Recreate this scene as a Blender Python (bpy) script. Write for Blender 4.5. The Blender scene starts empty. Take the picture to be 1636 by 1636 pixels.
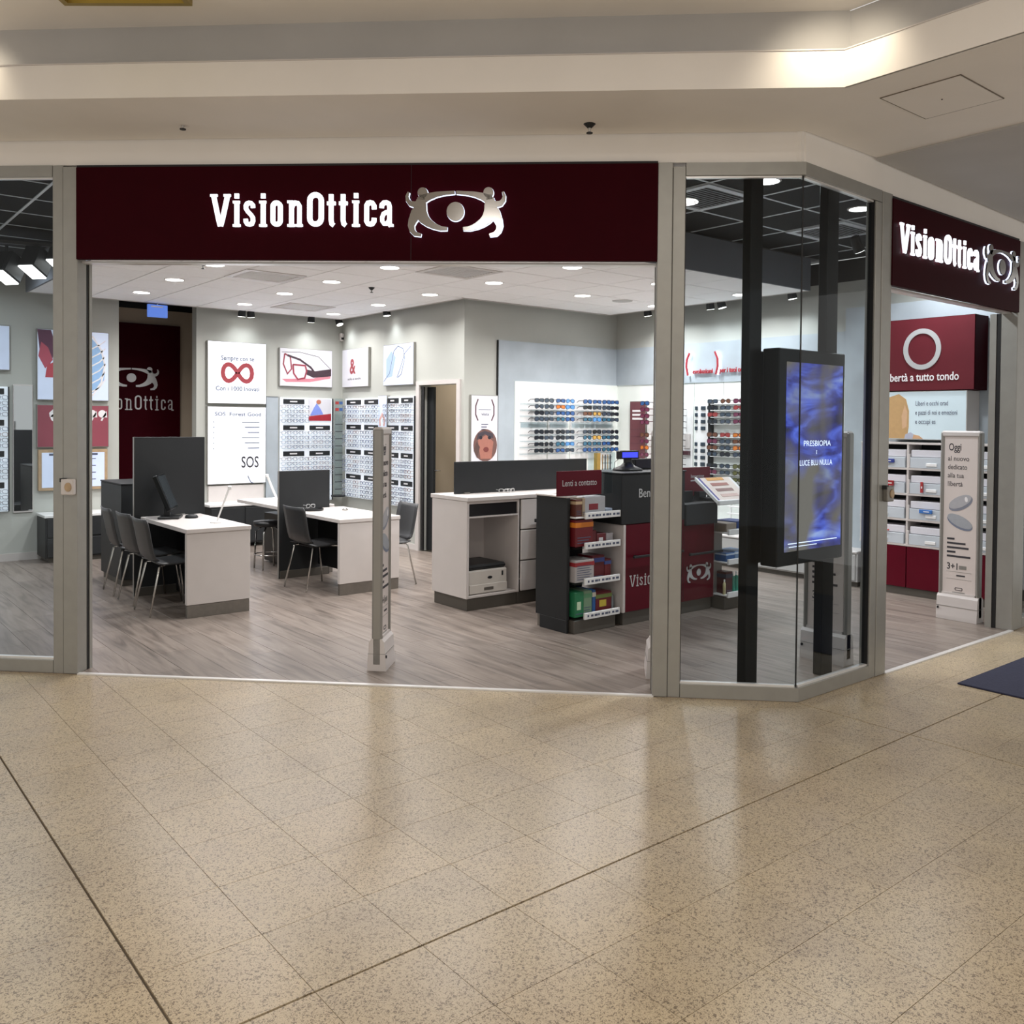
import bpy, math, random
from mathutils import Vector, Matrix
random.seed(7)
S = bpy.context.scene
COL = S.collection
R = math.radians

# ------------------------------------------------------------------ camera
# the shop's walls run along X and Y; the camera stands in the mall at the origin, 1.6 m up
cd = bpy.data.cameras.new('camera'); cam = bpy.data.objects.new('camera', cd); COL.objects.link(cam)
F_PX, YAW, PITCH, ROLL = 1430.0, R(39.2), 0.02, 0.0085
cd.sensor_fit = 'HORIZONTAL'; cd.sensor_width = 36.0
cd.lens = F_PX / 1636.0 * 36.0
cd.shift_y = -(818.0 - 703.6) / 1636.0
cd.clip_start = 0.05; cd.clip_end = 100
_fw = Vector((0, math.cos(PITCH), -math.sin(PITCH))); _rt = Vector((1, 0, 0)); _up = Vector((0, math.sin(PITCH), math.cos(PITCH)))
_r2 = _rt * math.cos(ROLL) + _up * math.sin(ROLL); _u2 = -_rt * math.sin(ROLL) + _up * math.cos(ROLL)
_m = Matrix((_r2, _u2, -_fw)).transposed()
cam.matrix_world = Matrix.Translation((0, 0, 1.6)) @ (Matrix.Rotation(-YAW, 3, 'Z') @ _m).to_4x4()
S.camera = cam

# ------------------------------------------------------------------ world, exposure
W = bpy.data.worlds.new('world'); S.world = W; W.use_nodes = True
W.node_tree.nodes['Background'].inputs[0].default_value = (1.0, 0.965, 0.92, 1)
W.node_tree.nodes['Background'].inputs[1].default_value = 0.76
S.view_settings.view_transform = 'Standard'; S.view_settings.look = 'None'
S.view_settings.gamma = 1.0; S.view_settings.use_curve_mapping = False
S.view_settings.exposure = 0.0

def area_lamp(name, loc, size, power, color=(1, 1, 1), target=None, shape='DISK', spread=180, size_y=None):
    l = bpy.data.lights.new(name, 'AREA'); l.shape = shape; l.size = size; l.energy = power; l.color = color; l.spread = R(spread)
    if size_y: l.size_y = size_y
    o = bpy.data.objects.new(name, l); COL.objects.link(o); o.location = loc
    if target is not None:
        o.rotation_euler = (Vector(target) - Vector(loc)).to_track_quat('-Z', 'Y').to_euler()
    o['kind'] = 'helper'
    return o
def spot_lamp(name, loc, target, power, angle=70, blend=0.8, color=(1, 1, 1), radius=0.04):
    l = bpy.data.lights.new(name, 'SPOT'); l.energy = power; l.spot_size = R(angle); l.spot_blend = blend; l.color = color; l.shadow_soft_size = radius
    o = bpy.data.objects.new(name, l); COL.objects.link(o); o.location = loc
    o.rotation_euler = (Vector(target) - Vector(loc)).to_track_quat('-Z', 'Y').to_euler()
    o['kind'] = 'helper'
    return o
WARM = (1.0, 0.935, 0.86); COOL = (0.93, 0.97, 1.0); NEUT = (1.0, 0.975, 0.96)
# mall ceiling lamps (the luminaires of the mall hall, overhead and behind the viewer)
for i, (x, y) in enumerate([(-1.5, 3.4), (1.9, 0.9), (-2.5, -0.5), (1.0, -3.0), (3.3, -1.6), (-0.6, 1.2)]):
    area_lamp('mall_lamp', (x, y, 3.70), 0.34, 27, WARM, (x, y, 0), 'DISK')
# two accent spots of the mall ceiling that wash the corners of the dropped band
spot_lamp('mall_spot', (3.78, 2.30, 3.66), (4.05, 2.46, 3.33), 15, 115, 1.0, (1.0, 0.88, 0.68), 0.05)
spot_lamp('mall_spot', (0.66, 5.54, 3.72), (0.74, 5.76, 3.44), 13, 115, 1.0, (1.0, 0.88, 0.68), 0.05)

# ------------------------------------------------------------------ colours and materials
def lin(c):
    r = []
    for v in c[:3]:
        v = v / 255.0
        r.append(v / 12.92 if v <= 0.04045 else ((v + 0.055) / 1.055) ** 2.4)
    return (r[0], r[1], r[2], 1.0)
MATS = {}
def mat(name, rgb, rough=0.5, metal=0.0, emit=0.0, var=0.0, scale=6.0, spec=0.5, bump=0.0, ecol=None):
    if name in MATS: return MATS[name]
    m = bpy.data.materials.new(name); m.use_nodes = True; nt = m.node_tree; b = nt.nodes['Principled BSDF']
    c = lin(rgb)
    b.inputs['Base Color'].default_value = c; b.inputs['Roughness'].default_value = rough; b.inputs['Metallic'].default_value = metal
    b.inputs['Specular IOR Level'].default_value = spec
    if emit:
        b.inputs['Emission Color'].default_value = lin(ecol) if ecol else c; b.inputs['Emission Strength'].default_value = emit
    if var or bump:
        g = nt.nodes.new('ShaderNodeNewGeometry'); n = nt.nodes.new('ShaderNodeTexNoise')
        n.inputs['Scale'].default_value = scale; n.inputs['Detail'].default_value = 5
        nt.links.new(g.outputs['Position'], n.inputs['Vector'])
        if var:
            rp = nt.nodes.new('ShaderNodeValToRGB')
            rp.color_ramp.elements[0].position = 0.3; rp.color_ramp.elements[1].position = 0.7
            rp.color_ramp.elements[0].color = tuple(v * (1 - var) for v in c[:3]) + (1,)
            rp.color_ramp.elements[1].color = tuple(min(1, v * (1 + var)) for v in c[:3]) + (1,)
            nt.links.new(n.outputs['Fac'], rp.inputs['Fac']); nt.links.new(rp.outputs['Color'], b.inputs['Base Color'])
        if bump:
            bp = nt.nodes.new('ShaderNodeBump'); bp.inputs['Strength'].default_value = bump; bp.inputs['Distance'].default_value = 0.004
            nt.links.new(n.outputs['Fac'], bp.inputs['Height']); nt.links.new(bp.outputs['Normal'], b.inputs['Normal'])
    MATS[name] = m
    return m
def glass_mat(name, tint, ior=1.45, rough=0.0):
    m = bpy.data.materials.new(name); m.use_nodes = True; nt = m.node_tree; nt.nodes.clear()
    o = nt.nodes.new('ShaderNodeOutputMaterial'); mx = nt.nodes.new('ShaderNodeMixShader'); t = nt.nodes.new('ShaderNodeBsdfTransparent')
    g = nt.nodes.new('ShaderNodeBsdfGlossy'); lw = nt.nodes.new('ShaderNodeLayerWeight'); lw.inputs[0].default_value = 0.5
    pw = nt.nodes.new('ShaderNodeMath'); pw.operation = 'POWER'; pw.inputs[1].default_value = 5.0; nt.links.new(lw.outputs['Facing'], pw.inputs[0])
    f = nt.nodes.new('ShaderNodeMath'); f.operation = 'MULTIPLY_ADD'; r0 = ((ior - 1) / (ior + 1)) ** 2; f.inputs[1].default_value = 1 - r0; f.inputs[2].default_value = r0; nt.links.new(pw.outputs[0], f.inputs[0])
    t.inputs[0].default_value = lin(tint); g.inputs['Roughness'].default_value = rough
    nt.links.new(f.outputs[0], mx.inputs[0]); nt.links.new(t.outputs[0], mx.inputs[1]); nt.links.new(g.outputs[0], mx.inputs[2]); nt.links.new(mx.outputs[0], o.inputs[0])
    MATS[name] = m
    return m
M = dict(
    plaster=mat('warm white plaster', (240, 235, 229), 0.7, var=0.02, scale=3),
    shade_and_drawer_grey=mat('painted shade and drawer grey', (186, 184, 182), 0.7, var=0.03, scale=3),  # carries painted shade on cove and side ceiling; own colour on drawers
    alu=mat('brushed aluminium', (158, 157, 152), 0.42, 0.5, var=0.04, scale=12),
    rubber=mat('black rubber gasket', (16, 16, 18), 0.6),
    burgundy=mat('burgundy lacquer', (48, 0, 9), 0.55, var=0.05, spec=0.05),
    burgundy_door=mat('burgundy door lacquer', (88, 8, 28), 0.35, var=0.05, spec=0.2),
    burgundy_matt=mat('burgundy print', (98, 30, 40), 0.5, var=0.05, spec=0.3),
    rose=mat('rose red print', (146, 70, 84), 0.5, var=0.08, scale=3),
    white=mat('white laminate', (208, 202, 199), 0.4, var=0.02),
    white_gloss=mat('white gloss', (238, 238, 238), 0.25, var=0.02),
    wall=mat('pale grey green wall paint', (186, 188, 182), 0.75, var=0.03, scale=2),
    wall_beige=mat('beige wall paint', (178, 164, 146), 0.75, var=0.04, scale=2),
    concrete=mat('light concrete panel', (172, 182, 190), 0.6, var=0.07, scale=4),
    white_panel=mat('white back panel', (236, 242, 238), 0.45, var=0.01),
    dark=mat('charcoal laminate', (40, 42, 44), 0.5, var=0.06, spec=0.3),
    darker=mat('black laminate', (18, 19, 21), 0.4, var=0.08),
    chair=mat('charcoal moulded shell', (58, 59, 61), 0.4, var=0.05, scale=20),
    chrome=mat('satin chrome', (196, 194, 190), 0.22, 1.0, var=0.03),
    steel=mat('brushed steel plinth', (132, 128, 122), 0.38, 0.7, var=0.06, scale=30),
    plinth=mat('grey brown plinth', (88, 84, 78), 0.45, 0.2, var=0.06),
    tile_white=mat('white ceiling tile', (250, 249, 249), 0.8, var=0.02, scale=20),
    tile_dark=mat('dark ceiling tile', (22, 24, 26), 0.75, var=0.12, scale=3, spec=0.2),
    grid_bar=mat('pale grid bar', (214, 220, 226), 0.4, 0.1, var=0.02),
    fascia=mat('blue grey fascia', (122, 126, 134), 0.7, var=0.03),
    led=mat('white lamp diffuser', (255, 252, 246), 0.4, emit=6.0),
    letter=mat('backlit white letter', (255, 255, 255), 0.4, emit=1.15, ecol=(240, 245, 255)),
    halo=mat('backlit acrylic edge', (235, 242, 255), 0.4, emit=1.5, ecol=(220, 232, 255)),
    mirror_metal=mat('polished steel', (168, 166, 164), 0.16, 1.0, var=0.02),
    silver_print=mat('silver lettering', (196, 198, 200), 0.4, 0.3, var=0.02),
    ink=mat('dark grey ink', (58, 56, 62), 0.6, var=0.03),
    ink_blue=mat('grey blue ink', (84, 92, 116), 0.6, var=0.03),
    ink_red=mat('brick red ink', (158, 62, 70), 0.5, var=0.03),
    ink_white=mat('white ink', (238, 236, 238), 0.5, var=0.02),
    lightbox=mat('lit poster face', (240, 244, 255), 0.4, emit=0.62, var=0.02, ecol=(244, 247, 255)),
    lightbox_soft=mat('softly lit poster face', (206, 218, 242), 0.4, emit=0.28, var=0.05, ecol=(206, 218, 242)),
    poster=mat('printed poster paper', (224, 224, 232), 0.5, var=0.03),
    mirror=mat('mirror glass', (215, 218, 220), 0.02, 1.0, var=0.01),
    ped=mat('pale grey plastic', (206, 200, 198), 0.42, var=0.02),
    ped_side=mat('grey aluminium profile', (150, 148, 144), 0.35, 0.4, var=0.03),
    ped_panel=mat('warm white insert', (216, 206, 202), 0.4, var=0.02),
    screen_body=mat('black screen housing', (10, 13, 15), 0.35, var=0.05, spec=0.25),
    wood=mat('pale wood frame', (178, 152, 120), 0.5, var=0.12, scale=18),
    navy=mat('navy entrance mat', (38, 40, 62), 0.95, var=0.12, scale=60, bump=0.4),
    silver=mat('bright metal strip', (232, 230, 228), 0.3, 0.4, var=0.02),
    acryl=glass_mat('clear acrylic', (236, 242, 244), 1.35),
    smoke=glass_mat('smoked acrylic', (120, 110, 104), 1.35),
    bin=mat('frosted plastic bin', (196, 204, 212), 0.35, var=0.03),
    pane=glass_mat('window glass', (236, 240, 242), 1.25),
    brass=mat('brass trim', (170, 150, 90), 0.35, 0.8, var=0.05),
)
def tinted(rgb, rough=0.45, key='print'):
    return mat('%s %d %d %d' % (key, *rgb), rgb, rough, var=0.04, scale=25)

# speckled mall tile
m = bpy.data.materials.new('speckled stone tile'); m.use_nodes = True; nt = m.node_tree; b = nt.nodes['Principled BSDF']
g = nt.nodes.new('ShaderNodeNewGeometry')
def noise(scale, detail=2, dist=0.0, src=None):
    n = nt.nodes.new('ShaderNodeTexNoise'); n.inputs['Scale'].default_value = scale; n.inputs['Detail'].default_value = detail; n.inputs['Distortion'].default_value = dist
    nt.links.new((src or g).outputs[0] if src else g.outputs['Position'], n.inputs['Vector']); return n
def ramp(n, stops, out='Fac'):
    r = nt.nodes.new('ShaderNodeValToRGB'); e = r.color_ramp.elements
    while len(e) < len(stops): e.new(0.5)
    for k, (p, c) in enumerate(stops): e[k].position = p; e[k].color = c
    nt.links.new(n.outputs[out], r.inputs['Fac']); return r
def mixc(a, bb, fac, mode='MIX'):
    x = nt.nodes.new('ShaderNodeMix'); x.data_type = 'RGBA'; x.blend_type = mode
    if hasattr(fac, 'outputs'): nt.links.new(fac.outputs[0], x.inputs[0])
    else: x.inputs[0].default_value = fac
    nt.links.new(a.outputs[2] if a.type == 'MIX' else a.outputs[0], x.inputs[6]); nt.links.new(bb.outputs[2] if bb.type == 'MIX' else bb.outputs[0], x.inputs[7]); return x
base = ramp(noise(2.2, 3), [(0.3, lin((180, 164, 140))), (0.5, lin((193, 177, 150))), (0.7, lin((187, 172, 150)))])
spots = ramp(noise(125, 2, 1.2), [(0.545, (1, 1, 1, 1)), (0.585, (0.26, 0.22, 0.19, 1)), (0.70, (0.18, 0.15, 0.13, 1))])
fine = ramp(noise(260, 2), [(0.40, (0.78, 0.76, 0.72, 1)), (0.60, (1.04, 1.03, 1.0, 1))])
mx = mixc(base, spots, 0.78, 'MULTIPLY'); mx = mixc(mx, fine, 0.8, 'MULTIPLY')
oi = nt.nodes.new('ShaderNodeObjectInfo'); rr = ramp(oi, [(0, (0.94, 0.94, 0.94, 1)), (1, (1.03, 1.02, 1.0, 1))], 'Random')
mx = mixc(mx, rr, 1.0, 'MULTIPLY')
nt.links.new(mx.outputs[2], b.inputs['Base Color']); b.inputs['Roughness'].default_value = 0.3; b.inputs['Specular IOR Level'].default_value = 0.5
M['stone'] = m
# wood look planks
m = bpy.data.materials.new('grey oak plank'); m.use_nodes = True; nt = m.node_tree; b = nt.nodes['Principled BSDF']
g = nt.nodes.new('ShaderNodeNewGeometry'); mp = nt.nodes.new('ShaderNodeMapping'); mp.inputs['Scale'].default_value = (14, 1.3, 1)
nt.links.new(g.outputs['Position'], mp.inputs['Vector'])
grain = ramp(noise(1.0, 6, 1.5, mp), [(0.28, lin((100, 91, 85))), (0.5, lin((133, 122, 114))), (0.72, lin((150, 139, 131)))])
oi = nt.nodes.new('ShaderNodeObjectInfo'); rr = ramp(oi, [(0, (0.86, 0.86, 0.86, 1)), (1, (1.04, 1.03, 1.02, 1))], 'Random')
mx = mixc(grain, rr, 1.0, 'MULTIPLY')
nt.links.new(mx.outputs[2], b.inputs['Base Color']); b.inputs['Roughness'].default_value = 0.34
M['oak'] = m
# the picture on the digital screen: blue light streaks
m = bpy.data.materials.new('screen picture'); m.use_nodes = True; nt = m.node_tree; b = nt.nodes['Principled BSDF']
g = nt.nodes.new('ShaderNodeTexCoord'); mp = nt.nodes.new('ShaderNodeMapping'); mp.inputs['Scale'].default_value = (1.6, 1, 5.5); mp.inputs['Rotation'].default_value = (0, R(28), 0)
nt.links.new(g.outputs['Object'], mp.inputs['Vector'])
n1 = noise(1.4, 4, 1.2, mp); streak = ramp(n1, [(0.30, (0.004, 0.004, 0.05, 1)), (0.45, (0.02, 0.03, 0.32, 1)), (0.58, (0.10, 0.17, 0.85, 1)), (0.75, (0.45, 0.6, 1.0, 1))])
mp2 = nt.nodes.new('ShaderNodeMapping'); mp2.inputs['Location'].default_value = (0.0, 0, 0.0); nt.links.new(g.outputs['Object'], mp2.inputs['Vector'])
n2 = noise(2.3, 2, 0.4, mp2); khaki = ramp(n2, [(0.42, (0, 0, 0, 1)), (0.62, (1, 1, 1, 1))])
kc = nt.nodes.new('ShaderNodeRGB'); kc.outputs[0].default_value = (0.16, 0.14, 0.11, 1)
mx = mixc(streak, kc, khaki)
nt.links.new(mx.outputs[2], b.inputs['Emission Color']); b.inputs['Emission Strength'].default_value = 0.95
b.inputs['Base Color'].default_value = (0.01, 0.01, 0.02, 1); b.inputs['Roughness'].default_value = 0.15
M['screen'] = m

# ------------------------------------------------------------------ mesh helpers
class MB:
    def __init__(self): self.v = []; self.f = []
    def add(self, vs, fs):
        n = len(self.v); self.v += [tuple(p) for p in vs]; self.f += [tuple(i + n for i in q) for q in fs]; return self
    def box(self, x0, x1, y0, y1, z0, z1, fz=None):
        vs = [(x0, y0, z0), (x1, y0, z0), (x1, y1, z0), (x0, y1, z0), (x0, y0, z1), (x1, y0, z1), (x1, y1, z1), (x0, y1, z1)]
        if fz: vs = [(x, y, z + fz(x, y)) for x, y, z in vs]
        return self.add(vs, [(0, 3, 2, 1), (4, 5, 6, 7), (0, 1, 5, 4), (1, 2, 6, 5), (2, 3, 7, 6), (3, 0, 4, 7)])
    def bbox(self, x0, x1, y0, y1, z0, z1, c=0.006):
        """box with chamfered edges"""
        c = min(c, (x1 - x0) * .4, (y1 - y0) * .4, (z1 - z0) * .4)
        vs = []
        for (x, sx) in ((x0, 1), (x1, -1)):
            for (y, sy) in ((y0, 1), (y1, -1)):
                for (z, sz) in ((z0, 1), (z1, -1)):
                    vs += [(x, y + sy * c, z + sz * c), (x + sx * c, y, z + sz * c), (x + sx * c, y + sy * c, z)]
        def I(i, j, k, a): return (i * 4 + j * 2 + k) * 3 + a
        fs = []
        for i in (0, 1):
            q = [I(i, 0, 0, 0), I(i, 1, 0, 0), I(i, 1, 1, 0), I(i, 0, 1, 0)]; fs.append(q[::-1] if i == 0 else q)
            q = [I(0, i, 0, 1), I(1, i, 0, 1), I(1, i, 1, 1), I(0, i, 1, 1)]; fs.append(q if i == 0 else q[::-1])
            q = [I(0, 0, i, 2), I(1, 0, i, 2), I(1, 1, i, 2), I(0, 1, i, 2)]; fs.append(q[::-1] if i == 0 else q)
        for i in (0, 1):
            for j in (0, 1):
                fs.append((I(i, j, 0, 0), I(i, j, 1, 0), I(i, j, 1, 1), I(i, j, 0, 1)))
                fs.append((I(i, 0, j, 0), I(i, 1, j, 0), I(i, 1, j, 2), I(i, 0, j, 2)))
                fs.append((I(0, i, j, 1), I(1, i, j, 1), I(1, i, j, 2), I(0, i, j, 2)))
                for k in (0, 1): fs.append((I(i, j, k, 0), I(i, j, k, 1), I(i, j, k, 2)))
        return self.add(vs, fs)
    def prism(self, pts, z0, z1, fz=None):
        n = len(pts); vs = [(x, y, z0) for x, y in pts] + [(x, y, z1) for x, y in pts]
        if fz: vs = [(x, y, z + fz(x, y)) for x, y, z in vs]
        return self.add(vs, [tuple(range(n))[::-1], tuple(range(n, 2 * n))] + [(i, (i + 1) % n, n + (i + 1) % n, n + i) for i in range(n)])
    def plate(self, pts, y0, y1):
        """outline in x,z extruded along y"""
        n = len(pts); vs = [(x, y0, z) for x, z in pts] + [(x, y1, z) for x, z in pts]
        return self.add(vs, [tuple(range(n)), tuple(range(n, 2 * n))[::-1]] + [(i, n + i, n + (i + 1) % n, (i + 1) % n) for i in range(n)])
    def tube(self, pts, r, n=8, r2=None):
        r2 = r if r2 is None else r2; rings = []; k = len(pts); pts = [Vector(p) for p in pts]
        for i, p in enumerate(pts):
            d = (pts[min(i + 1, k - 1)] - pts[max(i - 1, 0)]).normalized(); a = d.orthogonal().normalized()
            if abs(d.z) < 0.9: a = d.cross(Vector((0, 0, 1))).normalized()
            c = d.cross(a); rad = r + (r2 - r) * i / max(1, k - 1)
            rings.append([tuple(p + (a * math.cos(t) + c * math.sin(t)) * rad) for t in [2 * math.pi * j / n for j in range(n)]])
        fs = [tuple(range(n)), tuple(range((k - 1) * n, k * n))[::-1]]
        for i in range(k - 1):
            for j in range(n): fs.append((i * n + j, (i + 1) * n + j, (i + 1) * n + (j + 1) % n, i * n + (j + 1) % n))
        return self.add([q for rg in rings for q in rg], fs)
    def lathe(self, prof, n=20, cx=0, cy=0):
        vs = []; fs = []
        for r, z in prof: vs += [(cx + r * math.cos(2 * math.pi * j / n), cy + r * math.sin(2 * math.pi * j / n), z) for j in range(n)]
        for i in range(len(prof) - 1):
            for j in range(n): fs.append((i * n + j, i * n + (j + 1) % n, (i + 1) * n + (j + 1) % n, (i + 1) * n + j))
        fs += [tuple(range(n))[::-1], tuple(range((len(prof) - 1) * n, len(prof) * n))]
        return self.add(vs, fs)
    def ribbon(self, pts, w=None, y0=0.0, y1=0.01, closed=False):
        """stroke in x,z ; pts (x,z) or (x,z,width)"""
        n = len(pts); P = [(p[0], p[1]) for p in pts]; Wd = [(p[2] if len(p) > 2 else w) for p in pts]; L = []; Rr = []
        for i in range(n):
            a = P[(i - 1) % n] if (closed or i > 0) else P[i]; c = P[(i + 1) % n] if (closed or i < n - 1) else P[i]
            def u(p, q):
                d = math.hypot(q[0] - p[0], q[1] - p[1]) or 1e-9; return ((q[0] - p[0]) / d, (q[1] - p[1]) / d)
            d1 = u(a, P[i]) if a != P[i] else u(P[i], c); d2 = u(P[i], c) if c != P[i] else d1
            nx, nz = -(d1[1] + d2[1]), d1[0] + d2[0]; l = math.hypot(nx, nz) or 1e-9; nx /= l; nz /= l
            k = 1 / max(0.6, nx * -d1[1] + nz * d1[0]); h = Wd[i] / 2 * k
            L.append((P[i][0] + nx * h, P[i][1] + nz * h)); Rr.append((P[i][0] - nx * h, P[i][1] - nz * h))
        vs = [(x, y0, z) for x, z in L] + [(x, y0, z) for x, z in Rr] + [(x, y1, z) for x, z in L] + [(x, y1, z) for x, z in Rr]
        fs = []
        for i in range(n if closed else n - 1):
            j = (i + 1) % n
            fs += [(i, n + i, n + j, j), (2 * n + i, 2 * n + j, 3 * n + j, 3 * n + i), (i, j, 2 * n + j, 2 * n + i), (n + i, 3 * n + i, 3 * n + j, n + j)]
        if not closed: fs += [(0, 2 * n, 3 * n, n), (n - 1, 2 * n - 1, 4 * n - 1, 3 * n - 1)]
        return self.add(vs, fs)
    def disc(self, cx, cz, rx, rz, y0, y1, n=24):
        return self.plate([(cx + rx * math.cos(2 * math.pi * j / n), cz + rz * math.sin(2 * math.pi * j / n)) for j in range(n)], y0, y1)
    def mesh(self, name):
        me = bpy.data.meshes.new(name); me.from_pydata(self.v, [], self.f); me.update(); return me
    def build(self, name, m, parent=None, smooth=False, loc=None, rz=0.0):
        me = self.mesh(name); me.materials.append(M[m] if isinstance(m, str) else m)
        if smooth:
            for p in me.polygons: p.use_smooth = True
        return link(name, me, parent, loc, rz)
def link(name, me, parent=None, loc=None, rz=0.0):
    o = bpy.data.objects.new(name, me); COL.objects.link(o)
    if parent: o.parent = parent
    if loc: o.location = loc
    o.rotation_euler = (0, 0, rz)
    return o
def box(name, m, x0, x1, y0, y1, z0, z1, parent=None, c=None, fz=None):
    b = MB()
    b.bbox(x0, x1, y0, y1, z0, z1, c) if c else b.box(x0, x1, y0, y1, z0, z1, fz)
    return b.build(name, m, parent)
def tag(o, label, cat, group=None):
    o['label'] = label; o['category'] = cat
    if group: o['group'] = group
    return o
def thing(name, label, cat, loc=(0, 0, 0), rz=0.0, group=None):
    o = bpy.data.objects.new(name, None); COL.objects.link(o); o.location = loc; o.rotation_euler = (0, 0, rz); o.empty_display_size = 0.1
    return tag(o, label, cat, group)
def struct(o): o['kind'] = 'structure'; return o
def root(name, loc=(0, 0, 0), rz=0.0):
    o = bpy.data.objects.new(name, None); COL.objects.link(o); o.location = loc; o.rotation_euler = (0, 0, rz); o['kind'] = 'structure'; o.empty_display_size = 0.1
    return o
def copy_tree(o, loc, rz=0.0, label=None, group=None):
    r = o.copy(); COL.objects.link(r); r.location = loc; r.rotation_euler = (0, 0, rz)
    if label: r['label'] = label
    if group: r['group'] = group
    for ch in list(o.children):
        c = ch.copy(); COL.objects.link(c); c.parent = r
        for g2 in list(ch.children):
            d = g2.copy(); COL.objects.link(d); d.parent = c
    return r
DG = None
def text(name, s, m, parent, x, z, height, width=None, y=0.0, depth=0.002, align='LEFT', squeeze=0.62, bold=0.0, orient=None):
    """lettering standing in the local x,z plane, facing -y ; height is the cap height"""
    cu = bpy.data.curves.new(name, 'FONT'); cu.body = s; cu.size = 1.0; cu.extrude = 0.5; cu.align_x = align; cu.offset = bold; cu.resolution_u = 3
    o = bpy.data.objects.new(name, cu); COL.objects.link(o)
    dg = bpy.context.evaluated_depsgraph_get(); me = bpy.data.meshes.new_from_object(o.evaluated_get(dg)); bpy.data.objects.remove(o); bpy.data.curves.remove(cu)
    xs = [v.co.x for v in me.vertices]; cap = 0.73
    sx = height / cap * squeeze
    if width and xs: sx = width / max(1e-6, max(xs) - min(xs))
    sz = height / cap
    for v in me.vertices:
        X, Y, Z = v.co; v.co = (x + X * sx, y - depth / 2 - Z * depth, z + Y * sz)
    me.materials.clear(); me.materials.append(M[m] if isinstance(m, str) else m); me.name = name
    return link(name, me, parent)
def arc(cx, cz, rx, rz, a0, a1, n=8):
    return [(cx + rx * math.cos(R(a0 + (a1 - a0) * i / n)), cz + rz * math.sin(R(a0 + (a1 - a0) * i / n))) for i in range(n + 1)]
def stadium(x0, x1, z0, z1, n=8):
    r = (x1 - x0) / 2; cx = (x0 + x1) / 2
    return arc(cx, z1 - r, r, r, 0, 180, n) + arc(cx, z0 + r, r, r, 180, 360, n)
def clip(poly, a, b2, c):
    """keep a*x+b*y>=c"""
    out = []
    for i in range(len(poly)):
        p, q = poly[i], poly[(i + 1) % len(poly)]; dp = a * p[0] + b2 * p[1] - c; dq = a * q[0] + b2 * q[1] - c
        if dp >= 0: out.append(p)
        if dp * dq < 0:
            t = dp / (dp - dq); out.append((p[0] + (q[0] - p[0]) * t, p[1] + (q[1] - p[1]) * t))
    return out
ORD = ['first', 'second', 'third', 'fourth', 'fifth', 'sixth', 'seventh', 'eighth', 'ninth', 'tenth', 'eleventh', 'twelfth', 'thirteenth', 'fourteenth', 'fifteenth', 'sixteenth']

# shop front: the glass front runs at 45 degrees, local x along it, local y into the shop
FO = (3.735, 3.735, 0.0); FR = R(-45)
SF = 7.47; YR = 2.93; CX = 4.54; XC = 1.139          # front line x+y=SF, side front y=YR, they meet at x=CX
def facade(name): return root(name, FO, FR)
def T(x, y=0): return -0.0135 * x

# ------------------------------------------------------------------ mall: floor, ceilings
mf = root('floor')
box('grout_bed', mat('dark grout', (96, 86, 74), 0.8, var=0.1), -3.5, 9.5, -1.0, 9.5, -0.06, -0.010, mf)
xs = [0.79 + 0.36 * k for k in range(-14, 10)]
xl = [x for x in xs if x < 4.4] + [4.53 + 0.36 * k for k in range(0, 13)]
yl = [2.265 + 0.36 * k for k in range(-7, 20)]
def jt(v, strong): return 0.0042 if any(abs(v - s) < 0.01 for s in strong) else 0.0008
seen_mesh = {}
cF = Vector((math.sin(YAW), math.cos(YAW))); cR = Vector((math.cos(YAW), -math.sin(YAW)))
for i in range(len(xl) - 1):
    for j in range(len(yl) - 1):
        x0, x1, y0, y1 = xl[i], xl[i + 1], yl[j], yl[j + 1]; cx, cy = (x0 + x1) / 2, (y0 + y1) / 2
        if x0 + y0 > SF + 0.1 and y0 > YR - 0.02 + 0.1: continue
        dep = cx * cF.x + cy * cF.y; lat = cx * cR.x + cy * cR.y
        if dep < 1.75 or abs(lat) > dep * 0.60 + 0.75: continue
        a, b2, c, d = jt(x0, (0.79, 4.53)), jt(x1, (0.79, 4.53)), jt(y0, (2.265,)), jt(y1, (2.265,))
        key = (round(x1 - x0, 3), a, b2, c, d)
        if key not in seen_mesh:
            t = MB().bbox(a, x1 - x0 - b2, c, y1 - y0 - d, -0.012, 0.0, 0.0004).mesh('floor_tile'); t.materials.append(M['stone']); seen_mesh[key] = t
        link('floor_tile', seen_mesh[key], mf, (x0, y0, -0.003))
# the stone floor goes on beside and behind the viewer
def camxy(lat, dep): p2 = cF * dep + cR * lat; return (p2.x, p2.y)
for q in ([(-7, -4), (7, -4), (7, 1.4), (-7, 1.4)], [(-7, 1.4), (-2.0, 1.4), (-6.4, 8.8), (-9, 8.8)], [(2.0, 1.4), (7, 1.4), (9, 5.2), (4.3, 5.2)]):
    MB().prism([camxy(*w) for w in q], -0.03, -0.005).build('floor_field', 'stone', mf)
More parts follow.
